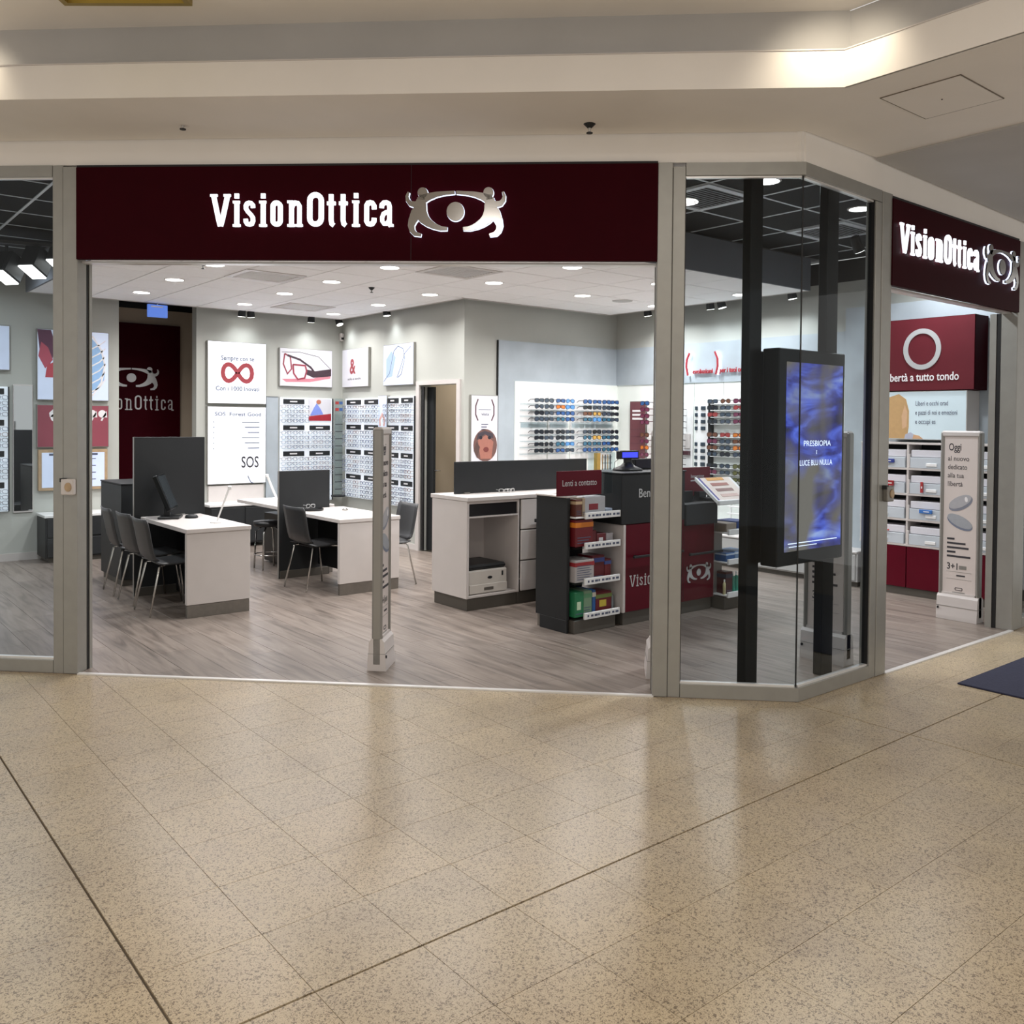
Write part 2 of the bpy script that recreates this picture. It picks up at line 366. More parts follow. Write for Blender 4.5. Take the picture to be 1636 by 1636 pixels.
# dropped ceiling band over the shop front
def zs(x, y):
    lx = (x - y) / 1.41421; return -0.0171 * (max(-4.6, min(lx, 1.14))) + (0.0 if lx < 1.14 else 0)
sf = root('ceiling')
MB().prism([(-1.2, 7.735), (4.093, 2.439), (CX, YR), (-1.2, 8.68)], 3.2935, 3.3535, zs).build('band_face', 'plaster', sf)
MB().prism([(4.093, -2.5), (5.31, -2.5), (5.31, YR), (CX, YR), (4.093, 2.439)], 3.274, 3.334).build('band_face', 'plaster', sf)
sg = root('ceiling_side'); MB().prism([(5.25, -2.5), (9.6, -2.5), (9.6, YR), (5.31, YR)], 3.262, 3.34, lambda x, y: -0.028 * (x - 5.3)).build('panel', 'shade_and_drawer_grey', sg)  # darker tone from the lighting is painted into this panel as grey
# vertical band and recessed cove above it
lip = root('trim_1')
MB().prism([(-1.2, 7.70), (4.085, 2.43), (4.10, 2.437), (-1.18, 7.715)], 3.2935, 3.475, zs).build('band', 'plaster', lip)
MB().prism([(4.085, 2.43), (4.085, -2.5), (4.10, -2.5), (4.10, 2.43)], 3.274, 3.456).build('band', 'plaster', lip)
MB().prism([(-1.2, 7.69), (4.082, 2.425), (4.10, 2.437), (-1.18, 7.715)], 3.475, 3.481, zs).build('edge_bead', 'white', lip)
MB().prism([(4.08, 2.43), (4.08, -2.5), (4.10, -2.5), (4.10, 2.43)], 3.456, 3.462).build('edge_bead', 'white', lip)
up = root('trim_2')
MB().prism([(-1.2, 7.90), (4.23, 2.49), (4.30, 2.53), (-1.15, 7.98)], 3.46, 3.733, zs).build('cove_face', 'shade_and_drawer_grey', up)  # shadow of the recess is put into the face colour as grey
MB().prism([(4.23, 2.49), (4.23, -2.5), (4.30, -2.5), (4.30, 2.53)], 3.44, 3.71).build('cove_face', 'shade_and_drawer_grey', up)
struct(MB().prism([(-4.5, 7.90), (-1.2, 7.90), (4.23, 2.49), (4.23, -4.5), (-4.5, -4.5)], 3.733, 3.78, lambda x, y: zs(x, y) * (1 if x + y > 6 else 0.6)).build('ceiling_upper', 'plaster'))
# plaster wall between shop sign and dropped ceiling
wf = facade('wall_front')
MB().box(-5.2, XC, 0.02, 0.14, 3.125, 3.30, lambda x, y: -0.016 * x).build('plaster_band', 'plaster', wf)
struct(box('wall_front_side', 'plaster', CX - 0.02, 9.4, YR + 0.02, YR + 0.14, 3.085, 3.30, fz=lambda x, y: -0.017 * (x - CX)))
# access hatch, sprinklers, luminaire
h = thing('access_hatch', 'square flush access hatch in the cream ceiling above the corner window', 'hatch')
MB().box(4.36, 4.83, 1.99, 2.385, 3.2695, 3.2735).build('panel', 'plaster', h)
fr = MB(); 
for (a, b2, c, d) in ((4.354, 4.836, 1.984, 1.988), (4.354, 4.836, 2.387, 2.391), (4.354, 4.358, 1.984, 2.391), (4.832, 4.836, 1.984, 2.391)): fr.box(a, b2, c, d, 3.2700, 3.2740)
fr.build('shadow_gap', mat('hatch joint', (120, 110, 98), 0.8, var=0.05), h); MB().lathe([(0.004, 3.266), (0.004, 3.2740)], 8, 4.6, 2.19).build('latch', 'dark', h)
def sprinkler(x, y, z, label, s=1.0):
    t = thing('sprinkler', label, 'sprinkler', (x, y, z), 0, 'ceiling sprinklers')
    MB().lathe([(0.012 * s, -0.03 * s), (0.034 * s, -0.008 * s), (0.036 * s, 0)], 16).build('rose', 'dark', t); MB().lathe([(0.006 * s, -0.055 * s), (0.009 * s, -0.03 * s)], 10).build('bulb', 'chrome', t)
    MB().lathe([(0.018 * s, -0.06 * s), (0.018 * s, -0.055 * s)], 14).build('deflector', 'dark', t)
sprinkler(1.824, 5.302, 3.353, 'small dark sprinkler on the mall ceiling above the left end of the long sign')
sprinkler(3.545, 3.677, 3.296, 'small dark sprinkler on the mall ceiling above the right end of the long sign')
t = thing('ceiling_light', 'brass framed luminaire on the upper mall ceiling at the top edge', 'light', (1.18, 4.60, 3.752), R(-40))
fm = MB()
for (a, b2, c, d) in ((-.33, .33, .30, .33), (-.33, .33, -.33, -.30), (-.33, -.30, -.3, .3), (.30, .33, -.3, .3)): fm.box(a, b2, c, d, -0.03, 0.01)
fm.build('frame', 'brass', t); box('diffuser', mat('dim yellow diffuser', (214, 200, 140), .5, emit=.25, var=.03), -.30, .30, -.30, .30, -0.006, 0.004, t)

# ------------------------------------------------------------------ shop: floor
sfl = root('floor_shop')
MB().prism([(-1.6, 9.07), (CX, YR + 0.005), (9.0, YR + 0.005), (9.0, 11.4), (-1.6, 11.4)], -0.05, -0.006).build('screed', 'plinth', sfl)
pm = {}
PW, PL = 0.22, 1.35
for i in range(-8, 42):
    x0 = i * PW; off = (i * 0.47) % PL
    for j in range(-1, 9):
        y0 = 2.0 + off + j * PL - PL
        poly = [(x0, y0), (x0 + PW - 0.0015, y0), (x0 + PW - 0.0015, y0 + PL - 0.0015), (x0, y0 + PL - 0.0015)]
        poly = clip(poly, 1, 1, SF + 0.004); poly = clip(poly, 0, 1, YR + 0.003) if poly else poly
        poly = clip(poly, 0, -1, -11.3) if poly else poly; poly = clip(poly, -1, 0, -8.63) if poly else poly
        if len(poly) < 3: continue
        cx = sum(p[0] for p in poly) / len(poly); cy = sum(p[1] for p in poly) / len(poly)
        dep = cx * cF.x + cy * cF.y; lat = cx * cR.x + cy * cR.y
        if cx > 6.2 and cy > 8.6: continue
        if abs(lat) > dep * 0.6 + 0.7: continue
        if len(poly) == 4 and abs(poly[2][0] - poly[0][0] - PW + .0015) < 1e-6 and abs(poly[2][1] - poly[0][1] - PL + .0015) < 1e-6:
            if 'full' not in pm:
                q = MB().bbox(0, PW - .0015, 0, PL - .0015, -0.012, 0, 0.001).mesh('plank'); q.materials.append(M['oak']); pm['full'] = q
            link('plank', pm['full'], sfl, (x0, y0, 0))
        else:
            MB().prism(poly, -0.012, 0).build('plank', 'oak', sfl)
th = facade('trim_3'); MB().box(-3.26, 0.31, -0.012, 0.022, -0.003, 0.006).build('threshold_strip', 'silver', th)
struct(box('trim_4', 'silver', 5.51, 7.46, YR - 0.014, YR + 0.02, -0.003, 0.006))

# ------------------------------------------------------------------ shop front: windows, posts
w1 = facade('window_1')
MB().bbox(-3.425, -3.357, 0.0, 0.07, 0.0, 3.175, .003).build('stile', 'alu', w1)
MB().bbox(-5.2, -3.427, 0.0, 0.07, 0.0, 0.08, .003).build('bottom_rail', 'alu', w1)
MB().box(-5.2, -3.427, 0.0, 0.07, 3.105 - .046, 3.175 - .046, T).build('top_rail', 'alu', w1)
MB().box(-5.2, -3.427, 0.03, 0.036, 0.08, 3.11).build('pane', 'pane', w1)
MB().box(-5.2, -3.427, 0.018, 0.048, 0.08, 0.092).build('glazing_bead', 'silver', w1)
MB().box(-5.2, -3.427, 0.018, 0.048, 3.05, 3.062, T).build('glazing_bead', 'silver', w1)
for nm, x0, x1 in (('trim_5', -3.355, -3.262), ('trim_6', 0.302, 0.388)):
    p = facade(nm); s = 1 if x0 < -1 else -1; xi = x1 if s > 0 else x0
    MB().bbox(x0, x1, -0.004, 0.10, 0, 3.118 + T(x0), .003).build('post', 'alu', p)
    MB().box(min(xi - s * .03, xi), max(xi - s * .03, xi), 0.10, 0.125, 0, 2.54 + T(x0)).build('gasket', 'rubber', p)
    MB().box(min(xi - s * .03, xi + s * .004), max(xi - s * .03, xi + s * .004), 0.125, 0.155, 0, 2.54 + T(x0)).build('door_guide', 'alu', p)
w2 = facade('window_2')
MB().bbox(0.390, 0.462, 0.0, 0.07, 0.0, 3.09, .003).build('stile', 'alu', w2)
MB().prism([(0.464, 0), (XC, 0), (XC - 0.028, 0.07), (0.464, 0.07)], 0, 0.078).build('bottom_rail', 'alu', w2)
MB().prism([(0.464, 0), (XC, 0), (XC - 0.028, 0.07), (0.464, 0.07)], 3.045, 3.118, T).build('top_rail', 'alu', w2)
MB().box(0.463, XC - 0.012, 0.028, 0.034, 0.078, 3.05, ).build('pane', 'pane', w2)
MB().box(0.463, XC - 0.02, 0.016, 0.046, 0.078, 0.089).build('glazing_bead', 'silver', w2)
MB().box(0.463, XC - 0.02, 0.016, 0.046, 3.034, 3.044, T).build('glazing_bead', 'silver', w2)
MB().box(0.4625, 0.4665, 0.016, 0.05, 0.089, 3.03).build('gasket', 'rubber', w2)
MB().box(XC - 0.014, XC - 0.007, 0.024, 0.034, 0.08, 3.03).build('corner_seal', 'rubber', w2)
w3 = root('window_3'); TR = lambda x, y: -0.022 * (x - CX)
MB().prism([(CX, YR), (5.318, YR), (5.318, YR + 0.07), (CX + 0.028, YR + 0.07)], 0, 0.078).build('bottom_rail', 'alu', w3)
MB().prism([(CX, YR), (5.39, YR), (5.39, YR + 0.07), (CX + 0.028, YR + 0.07)], 3.028, 3.102, TR).build('top_rail', 'alu', w3)
MB().bbox(5.32, 5.39, YR, YR + 0.07, 0.0, 3.008, .003).build('stile', 'alu', w3)
MB().box(CX + 0.012, 5.321, YR + 0.028, YR + 0.034, 0.078, 3.04).build('pane', 'pane', w3)
MB().box(CX + 0.02, 5.321, YR + 0.016, YR + 0.046, 0.078, 0.089).build('glazing_bead', 'silver', w3)
MB().box(CX + 0.02, 5.321, YR + 0.016, YR + 0.046, 3.018, 3.028, TR).build('glazing_bead', 'silver', w3)
MB().box(5.313, 5.320, YR + 0.012, YR + 0.05, 0.089, 3.012).build('gasket', 'rubber', w3)
p = root('trim_7'); MB().bbox(5.392, 5.512, YR - .004, YR + 0.10, 0, 3.08, .003).build('post', 'alu', p)
p = root('trim_8'); MB().bbox(7.452, 7.57, YR - .004, YR + 0.12, 0, 3.045, .003).build('post', 'alu', p)
MB().box(7.450, 7.478, YR + 0.12, YR + 0.15, 0, 2.49).build('gasket', 'rubber', p); MB().box(7.444, 7.478, YR + 0.15, YR + 0.20, 0, 2.49).build('door_guide', 'alu', p)
w4 = root('window_4'); MB().bbox(7.575, 7.65, YR, YR + .07, 0, 3.03, .003).build('stile', 'alu', w4)
MB().bbox(7.652, 9.3, YR, YR + .07, 0, .08, .003).build('bottom_rail', 'alu', w4); MB().box(7.652, 9.3, YR + .028, YR + .034, .08, 3.0).build('pane', 'pane', w4)
MB().box(7.575, 9.3, YR, YR + .07, 2.98, 3.04).build('top_rail', 'alu', w4)
# lock boxes on the door posts
def lock(name, label, loc, rz, mcol):
    t = thing(name, label, 'lock', loc, rz)
    MB().bbox(-.042, .042, -.035, 0, -.05, .05, .006).build('case', mcol, t); MB().disc(0.01, 0, .022, .028, -.041, -.034).build('cylinder', 'wood', t)
    MB().box(-.05, -.02, -.03, .01, .03, .054).build('cap', 'dark', t)
lock('door_lock', 'small cream lock box on the post beside the long sign', (FO[0] - 3.31 * .7071 - .004 * .7071, FO[1] + 3.31 * .7071 - .004 * .7071, 1.175), FR, 'ped')
lock('door_lock', 'small grey lock box on the post between corner window and side entrance', (5.485, YR - .004, 1.165), 0, 'steel')
# sliding door rails under the signs
rl = facade('trim_9'); MB().box(-3.262, 0.302, 0.05, 0.11, 2.532, 2.545, T).build('door_rail', 'silver', rl)
struct(box('trim_10', 'silver', 5.512, 7.452, YR + .05, YR + .11, 2.485, 2.50))

# ------------------------------------------------------------------ signs
def word_vision(parent, x0, x1, z0, H, y0, y1, mkey='letter', thick=1.0, ttilt=0.0):
    """condensed slab lettering VisionOttica, every letter a part"""
    u = (x1 - x0) / 913.0; k = H / 162.0; t = 22.5 * thick
    def P(pts): return [(x0 + (a - 62) * u, z0 + b2 * k) + tuple(w * u for w in c) for a, b2, *c in pts]
    def L(strokes, name='letter'):
        mb = MB()
        for k2, (pts, w, cl) in enumerate(strokes): mb.ribbon(P(pts), w * u, y0 - .0003 * k2, y1, cl)
        if ttilt: mb.v = [(x, y, z + ttilt * (x - x0)) for x, y, z in mb.v]
        mb.build(name, mkey, parent)
    def ser(a, b2, z): return ([(a, z), (b2, z)], 12, False)
    def i_(c): return [([(c, 0), (c, 128)], t, False), ([(c, 141), (c, 165)], t - 1, False), ser(c - 19, c + 15, 123), ser(c - 19, c + 19, 7)]
    xh = 132
    L([([(78, 158), (103, 40), (112, 4)], t, False), ([(150, 158), (124, 40), (114, 4)], t, False), ser(62, 98, 156), ser(130, 165, 156)])
    L(i_(196))
    def s_(c):
        return [([(c + 18, 94), (c + 17, 108), (c + 9, 117), (c - 1, 119), (c - 12, 115), (c - 18, 104), (c - 17, 90), (c - 8, 76), (c + 8, 60), (c + 17, 46), (c + 18, 30), (c + 12, 16), (c, 12), (c - 11, 15), (c - 18, 26), (c - 19, 40)], t - 2, False)]
    L(s_(260)); L(i_(329))
    L([(stadium(378, 415, 13, 119, 8), t, True)])
    L([([(471, 0), (471, 124)], t, False), ser(450, 480, 124), ser(451, 489, 7), ([(471, 92), (478, 110), (490, 119), (503, 116), (511, 102), (511, 80), (511, 0)], t - 2, False), ser(494, 527, 7)])
    L([(stadium(562, 619, 14, 158, 9), t + 2, True)])
    def t_(c): return [([(c, 160), (c, 34), (c + 4, 15), (c + 13, 8)], t, False), ser(c - 20, c + 22, 118), ([(c - 20, 114), (c + 22, 114)], 14, False)]
    L(t_(668)); L(t_(727)); L(i_(791))
    L([([(880, 86), (879, 104), (871, 116), (861, 119), (850, 116), (843, 104), (843, 80), (843, 50), (843, 28), (850, 16), (861, 13), (871, 16), (879, 28), (880, 44)], t, False)])
    L([([(916, 92), (918, 108), (928, 118), (940, 119), (951, 113), (955, 98), (955, 60), (955, 16), (962, 4)], t - 1, False), ser(950, 975, 7),
       ([(955, 72), (940, 72), (926, 64), (919, 46), (920, 28), (928, 16), (940, 16), (950, 26), (955, 40)], t - 4, False)])
def logo(parent, cx, cz, wdt, y0, y1, mkey, hgt=None, grow=0.0, ttilt=0.0):
    """two leaping figures that form an eye, every figure a part"""
    u = wdt / 510.0; k = (hgt / 250.0) if hgt else u
    for s in (-1, 1):
        mb = MB()
        def P(pts): return [(cx + s * (1283 - a) * -u, cz + (170 - b2) * k, (c + grow) * u) for a, b2, c in pts]
        for pts in ([(1104, 118, 44), (1125, 103, 42), (1150, 92, 34), (1190, 81, 24), (1235, 75, 17), (1279, 72, 15)],
                    [(1112, 108, 46), (1110, 128, 54), (1108, 150, 62), (1102, 172, 78), (1098, 190, 84), (1098, 206, 80)],
                    [(1112, 178, 62), (1128, 205, 50), (1150, 224, 40), (1178, 240, 30), (1210, 251, 22), (1243, 253, 16)],
                    [(1084, 186, 50), (1069, 212, 40), (1062, 238, 31), (1068, 262, 26), (1082, 278, 22), (1112, 285, 13)],
                    [(1112, 126, 40), (1082, 133, 30), (1058, 127, 24), (1044, 110, 19), (1041, 90, 14), (1048, 70, 9)]):
            mb.ribbon(P(pts), None, y0 - .0004 * len(mb.v) / 24, y1)
        mb.disc(cx + s * (1283 - 1119) * -u, cz + (170 - 73) * k, (25 + grow / 2) * u, (26 + grow / 2) * k, y0, y1, 20)
        mb.ribbon(P([(1117, 84, 26), (1112, 112, 34)]), None, y0, y1)
        if ttilt: mb.v = [(x, y, z + ttilt * (x - cx)) for x, y, z in mb.v]
        mb.build('figure', mkey, parent)
    mb = MB().disc(cx, cz + 3 * k, (43 + grow / 2) * u, (47 + grow / 2) * k, y0, y1, 28); mb.build('pupil', mkey, parent)
sg1 = thing('shop_sign', 'long burgundy fascia sign with lit white lettering over the wide entrance', 'sign', FO, FR)
MB().box(-3.262, 0.302, -0.012, 0.02, 2.546, 3.112, T).build('board', 'burgundy', sg1)
MB().box(-3.262, 0.302, -0.004, 0.02, 3.112, 3.127, T).build('shadow_strip', 'rubber', sg1)
MB().box(-1.152, -1.150, -0.0125, -0.011, 2.546, 3.112, T).build('board_joint', 'darker', sg1)
word_vision(sg1, -2.386, -1.252, 2.772, 0.197, -0.040, -0.028, 'letter', ttilt=-0.0135)
logo(sg1, -0.879, 2.836, 0.61, -0.050, -0.040, 'mirror_metal', 0.295, ttilt=-0.0135)
logo(sg1, -0.879, 2.836, 0.61, -0.039, -0.022, 'halo', 0.295, grow=2.5, ttilt=-0.0135)
sg2 = thing('shop_sign', 'shorter burgundy fascia sign with lit white lettering over the side entrance', 'sign', (0, YR, 0))
MB().box(5.505, 7.452, -0.012, 0.02, 2.499, 3.052, lambda x, y: -0.006 * (x - 5.5)).build('board', 'burgundy', sg2)
MB().box(5.505, 7.452, -0.004, 0.02, 3.052, 3.070, lambda x, y: -0.006 * (x - 5.5)).build('shadow_strip', 'rubber', sg2)
word_vision(sg2, 5.56, 6.70, 2.712, 0.192, -0.034, -0.024, 'letter')
logo(sg2, 7.075, 2.788, 0.61, -0.040, -0.032, 'mirror_metal', 0.30)
logo(sg2, 7.075, 2.788, 0.61, -0.031, -0.020, 'halo', 0.30, grow=3)

# ------------------------------------------------------------------ shop: walls and ceilings
ZC = 3.335
struct(box('wall_back_left', 'wall', -1.6, 3.13, 11.3, 11.45, 0, ZC))
struct(box('wall_back', 'wall', 4.06, 6.12, 11.3, 11.45, 0, ZC))
al = root('wall_alcove')
MB().box(2.9, 4.9, 12.3, 12.4, 0, 3.06).build('back_face', 'wall_beige', al); MB().box(2.98, 3.128, 11.45, 12.3, 0, ZC).build('side_face', 'wall_beige', al); MB().box(4.9, 5.0, 11.45, 12.4, 0, ZC).build('side_face', 'wall_beige', al)
struct(box('wall_void', 'darker', 2.9, 4.9, 12.32, 12.42, 3.06, ZC)); struct(box('ceiling_alcove', 'darker', 2.9, 5.0, 11.46, 12.42, ZC, ZC + .05))
wb = root('wall_door_side')
MB().box(6.12, 6.27, 9.30, 11.45, 0, ZC).build('wall_piece', 'wall', wb); MB().box(6.12, 6.27, 8.39, 8.51, 0, ZC).build('wall_piece', 'wall', wb); MB().box(6.12, 6.27, 8.51, 9.30, 2.05, ZC).build('wall_piece', 'wall', wb)
struct(box('wall_sunglasses', 'wall', 6.27, 8.63, 8.39, 8.54, 0, ZC))
struct(box('wall_east', 'wall', 8.63, 8.78, YR + .1, 8.54, 0, 3.10)); struct(box('wall_east_top', 'wall', 8.63, 8.78, 5.52, 8.54, 3.10, ZC))
struct(box('wall_east_void', 'darker', 8.66, 8.78, YR + .1, 5.52, 3.10, ZC))
area_lamp('back_room_fill', (7.4, 9.05, 2.57), .3, 16, (1, .93, .82), (7.4, 9.05, 0))  # unseen lamp, added to light the room behind the door
struct(box('wall_west', 'wall', -1.75, -1.6, 8.95, 11.45, 0, ZC))
struct(box('baseboard_left', 'white', -1.6, 3.13, 11.285, 11.3, 0, 0.085))
struct(box('baseboard_door', 'white', 6.105, 6.12, 9.36, 11.3, 0, 0.07))
# back room behind the door
rm = root('wall_back_room')
MB().box(6.27, 8.5, 9.60, 9.70, 0, 2.6).build('room_face', 'wall_beige', rm); MB().box(6.27, 8.5, 8.56, 9.70, 2.6, 2.7).build('room_ceiling', 'wall_beige', rm); MB().box(8.4, 8.5, 8.56, 9.6, 0, 2.6).build('room_end', 'wall_beige', rm)
d = root('door_1')
for (a, b2, c, e) in ((9.30, 9.37, 0, 2.10), (8.44, 8.51, 0, 2.10), (8.51, 9.30, 2.05, 2.10)): MB().box(6.095, 6.125, a, b2, c, e).build('casing', 'white', d)
MB().bbox(6.21, 6.25, 9.15, 9.29, 0.01, 2.03, .003).build('leaf', 'dark', d); MB().tube([(6.23, 9.15, 1.0), (6.23, 9.10, 1.0), (6.28, 9.10, 1.0)], .009).build('handle', 'chrome', d)
MB().box(6.125, 6.145, 9.24, 9.29, 0.01, 2.03).build('leaf_edge', 'darker', d)
# dark ceiling with pale grid, right and left of the white raft
cd2 = root('ceiling_dark')
MB().prism([(-1.6, 9.07), (CX, YR + .1), (8.78, YR + .1), (8.78, 11.45), (-1.6, 11.45)], ZC + .03, ZC + .08).build('slab', 'darker', cd2)
tm = MB().bbox(0.011, 0.5915, 0.011, 0.575, 0, 0.012, .003).mesh('ceiling_tile'); tm.materials.append(M['tile_dark'])
def dark_field(xs2, ys2, x_lo, x_hi, y_lo, y_hi):
    dx, dy = xs2[1] - xs2[0], ys2[1] - ys2[0]
    for x0 in xs2[:-1]:
        for y0 in ys2[:-1]:
            poly = [(x0 + .011, y0 + .011), (x0 + dx - .011, y0 + .011), (x0 + dx - .011, y0 + dy - .011), (x0 + .011, y0 + dy - .011)]
            if x0 >= x_lo and x0 + dx <= x_hi and y0 >= y_lo and y0 + dy <= y_hi and x0 + y0 > SF + .16 and abs(dy - .586) < .001: link('ceiling_tile', tm, cd2, (x0, y0, ZC)); continue
            for (a2, b3, c2) in ((1, 1, SF + .16), (1, 0, x_lo), (-1, 0, -x_hi), (0, 1, y_lo), (0, -1, -y_hi)): poly = clip(poly, a2, b3, c2) if poly else poly
            if len(poly) >= 3: MB().prism(poly, ZC, ZC + .012).build('ceiling_tile', 'tile_dark', cd2)
    for x in xs2:
        y0 = max(y_lo, SF + .16 - x)
        if x_lo < x < x_hi and y_hi > y0: MB().box(x - .011, x + .011, y0, y_hi, ZC - .004, ZC + .012).build('grid_bar', 'grid_bar', cd2)
    for y in ys2:
        x0 = max(x_lo, SF + .16 - y)
        if y_lo < y < y_hi and x_hi > x0: MB().box(x0, x_hi, y - .010, y + .010, ZC - .003, ZC + .012).build('grid_bar', 'grid_bar', cd2)
dark_field([1.555 + .6025 * k for k in range(-4, 3)], [7.92 + .586 * k for k in range(-4, 7)], -.9, 2.09, 5.4, 11.3)
dark_field([5.17 + .6025 * k for k in range(-3, 7)], [4.12 + .594 * k for k in range(-2, 3)], 3.0, 8.62, 3.04, 5.28)
# white raft
rf = root('ceiling_raft')
ZR = 3.0
rx = [2.12 + 0.62 * k for k in range(0, 11)]; ry = [5.31 + 0.5775 * k for k in range(0, 11)]
def raft_poly(x0, x1, y0, y1):
    out = []
    if y0 < 8.22: out.append((x0, min(x1, 8.30), y0, min(y1, 8.22)) if x1 > 5.97 else (x0, x1, y0, y1))
    elif x0 < 5.97: out.append((x0, min(x1, 5.97), y0, min(y1, 11.1)))
    if y0 < 8.22 and y1 > 8.22 and x0 < 5.97 < x1: out.append((x0, 5.97, 8.22, y1))
    return out
for i in range(len(rx) - 1):
    for j in range(len(ry) - 1):
        for (a, b2, c, e) in raft_poly(rx[i], rx[i + 1], ry[j], ry[j + 1]):
            if b2 - a < .03 or e - c < .03 or a + c < SF + .16: continue
            MB().bbox(a + .006, b2 - .006, c + .008, e - .008, ZR, ZR + .014, .003).build('ceiling_tile', 'tile_white', rf)
MB().prism([(2.12, 6.0), (2.75, 5.40), (5.97, 5.40), (5.97, 11.1), (2.12, 11.1)], ZR + .010, ZR + .03).build('raft_core', mat('raft joint', (112, 110, 108), .8, var=.02), rf); MB().box(5.97, 8.30, 5.31, 8.22, ZR + .010, ZR + .03).build('raft_core', mat('raft joint', (112, 110, 108), .8), rf)
MB().box(2.75, 8.30, 5.285, 5.308, ZR - .004, ZC - .01).build('raft_fascia', 'fascia', rf); MB().box(2.095, 2.118, 6.0, 11.1, ZR - .004, ZC - .01).build('raft_fascia', 'fascia', rf)
MB().box(8.30, 8.32, 5.31, 8.22, ZR - .004, ZR + .06).build('raft_edge', 'white', rf); MB().box(5.97, 5.99, 8.22, 11.1, ZR - .004, ZR + .06).build('raft_edge', 'white', rf)
MB().box(2.12, 5.97, 11.1, 11.12, ZR - .004, ZR + .06).build('raft_edge', 'white', rf); MB().box(5.99, 8.30, 8.22, 8.24, ZR - .004, ZR + .06).build('raft_edge', 'white', rf)

# ------------------------------------------------------------------ lamps in the shop
dl = thing('downlight', 'round flush downlight in the white suspended ceiling', 'downlight', (3.05, 9.10, ZR), 0, 'downlights of the white suspended ceiling')
MB().lathe([(0.098, 0.0), (0.094, -0.005), (0.086, -0.004)], 24).build('rim', 'white', dl); MB().lathe([(0.086, -0.002), (0.086, -0.0052)], 24).build('diffuser', 'led', dl)
DLS = [(3.05, 9.10), (3.08, 10.26), (3.03, 7.98), (4.33, 10.43), (4.30, 9.255), (4.29, 8.15), (4.29, 7.04), (5.56, 9.38), (5.53, 8.23), (5.54, 7.10), (5.51, 5.92), (6.82, 7.16), (5.585, 10.56), (8.02, 5.95), (6.80, 6.02), (8.05, 7.2), (3.05, 6.9), (4.28, 5.95)]
for i, (x, y) in enumerate(DLS):
    cl = min(range(5), key=lambda k: abs(3.05 + 1.25 * k - x)); rk = sorted([q[1] for q in DLS if abs(q[0] - 3.05 - 1.25 * cl) < .4], reverse=True).index(y)
    lab = 'round downlight in the white ceiling, %s line from the left, %s from the back' % (ORD[cl], ORD[rk])
    if i: copy_tree(dl, (x, y, ZR), 0, lab)
    else: dl['label'] = lab
    area_lamp('downlight_beam', (x, y, ZR - .02), 0.17, 24.0 if x > 6.5 else 14.0, NEUT, (x, y, 0), 'DISK', 150)
dd = thing('downlight', 'round downlight in the dark tiled ceiling inside the corner window', 'downlight', (5.45, 3.83, ZC), 0, 'downlights of the dark ceiling')
MB().lathe([(0.10, 0.0), (0.096, -0.006), (0.084, -0.005)], 24).build('rim', 'white', dd); MB().lathe([(0.084, -0.002), (0.084, -0.0062)], 24).build('diffuser', 'led', dd)
DDS = [(5.45, 3.83), (6.70, 3.83), (7.95, 3.83)]
for i, (x, y) in enumerate(DDS):
    if i: copy_tree(dd, (x, y, ZC), 0, 'round downlight in the dark tiled ceiling, %s' % ['', 'bright one beside the second screen post', 'far one above the burgundy wall panel'][i])
    area_lamp('downlight_beam', (x, y, ZC - .02), 0.17, 19.0, COOL, (x, y, 0), 'DISK', 150)
for (x, y) in ((0.4, 9.0), (1.6, 8.2), (1.5, 10.2)):  # beams alone, no downlight fixture is built at these points
    area_lamp('downlight_beam', (x, y, ZC - .02), 0.2, 16, COOL, (x, y, 0), 'DISK', 150)
def vent(x, y, z, w, l, label, base='white', n=11, dirx=True):
    t = thing('air_vent', label, 'vent', (x, y, z), 0, 'ceiling air vents')
    fr = MB(); f = .055
    for (a, b2, c, e) in ((-w, w, -l, -l + f), (-w, w, l - f, l), (-w, -w + f, -l + f, l - f), (w - f, w, -l + f, l - f)): fr.box(a, b2, c, e, -.008, .002)
    fr.build('frame', base, t); MB().box(-w + f, w - f, -l + f, l - f, 0.001, .004).build('duct', 'dark' if base == 'white' else 'darker', t)
    for k in range(n):
        yy = -l + f + (2 * (l - f)) * (k + .5) / n; MB().add([(-w + f, yy - .007, -.007), (w - f, yy - .007, -.007), (w - f, yy + .004, .000), (-w + f, yy + .004, .000)], [(0, 1, 2, 3)]).box(-w + f, w - f, yy - .009, yy - .006, -.008, -.002).build('louvre', 'white_gloss' if base == 'white' else 'grid_bar', t)
vent(3.64, 8.27, ZR, .30, .28, 'square white ceiling vent over the nearest desk with stools')
vent(4.89, 6.80, ZR, .30, .28, 'square white ceiling vent over the white counter with printer')
vent(4.98, 10.2, ZR, .30, .28, 'square white ceiling vent close to the far poster wall')
vent(5.472, 4.417, ZC - .006, .30, .29, 'square grey vent in the dark ceiling just inside the corner window', 'grid_bar', 12)
vent(7.28, 4.417, ZC - .006, .30, .29, 'square grey vent in the dark ceiling near the side entrance', 'grid_bar', 12)
sprinkler(2.92, 7.96, ZR, 'small steel sprinkler hanging from the white ceiling over the first chairs', .9); sprinkler(4.79, 8.22, ZR, 'small steel sprinkler hanging from the white ceiling near its middle', .9)
t = thing('ceiling_speaker', 'flat round grey speaker in the white ceiling near the sunglasses wall', 'speaker', (7.45, 7.16, ZR)); MB().lathe([(.11, 0), (.108, -.006), (.095, -.008)], 24).build('grille', mat('speaker grille', (196, 196, 194), .7, var=.05, scale=200), t); MB().lathe([(.118, 0), (.116, -.004), (.111, -.004)], 24).build('rim', 'white', t)
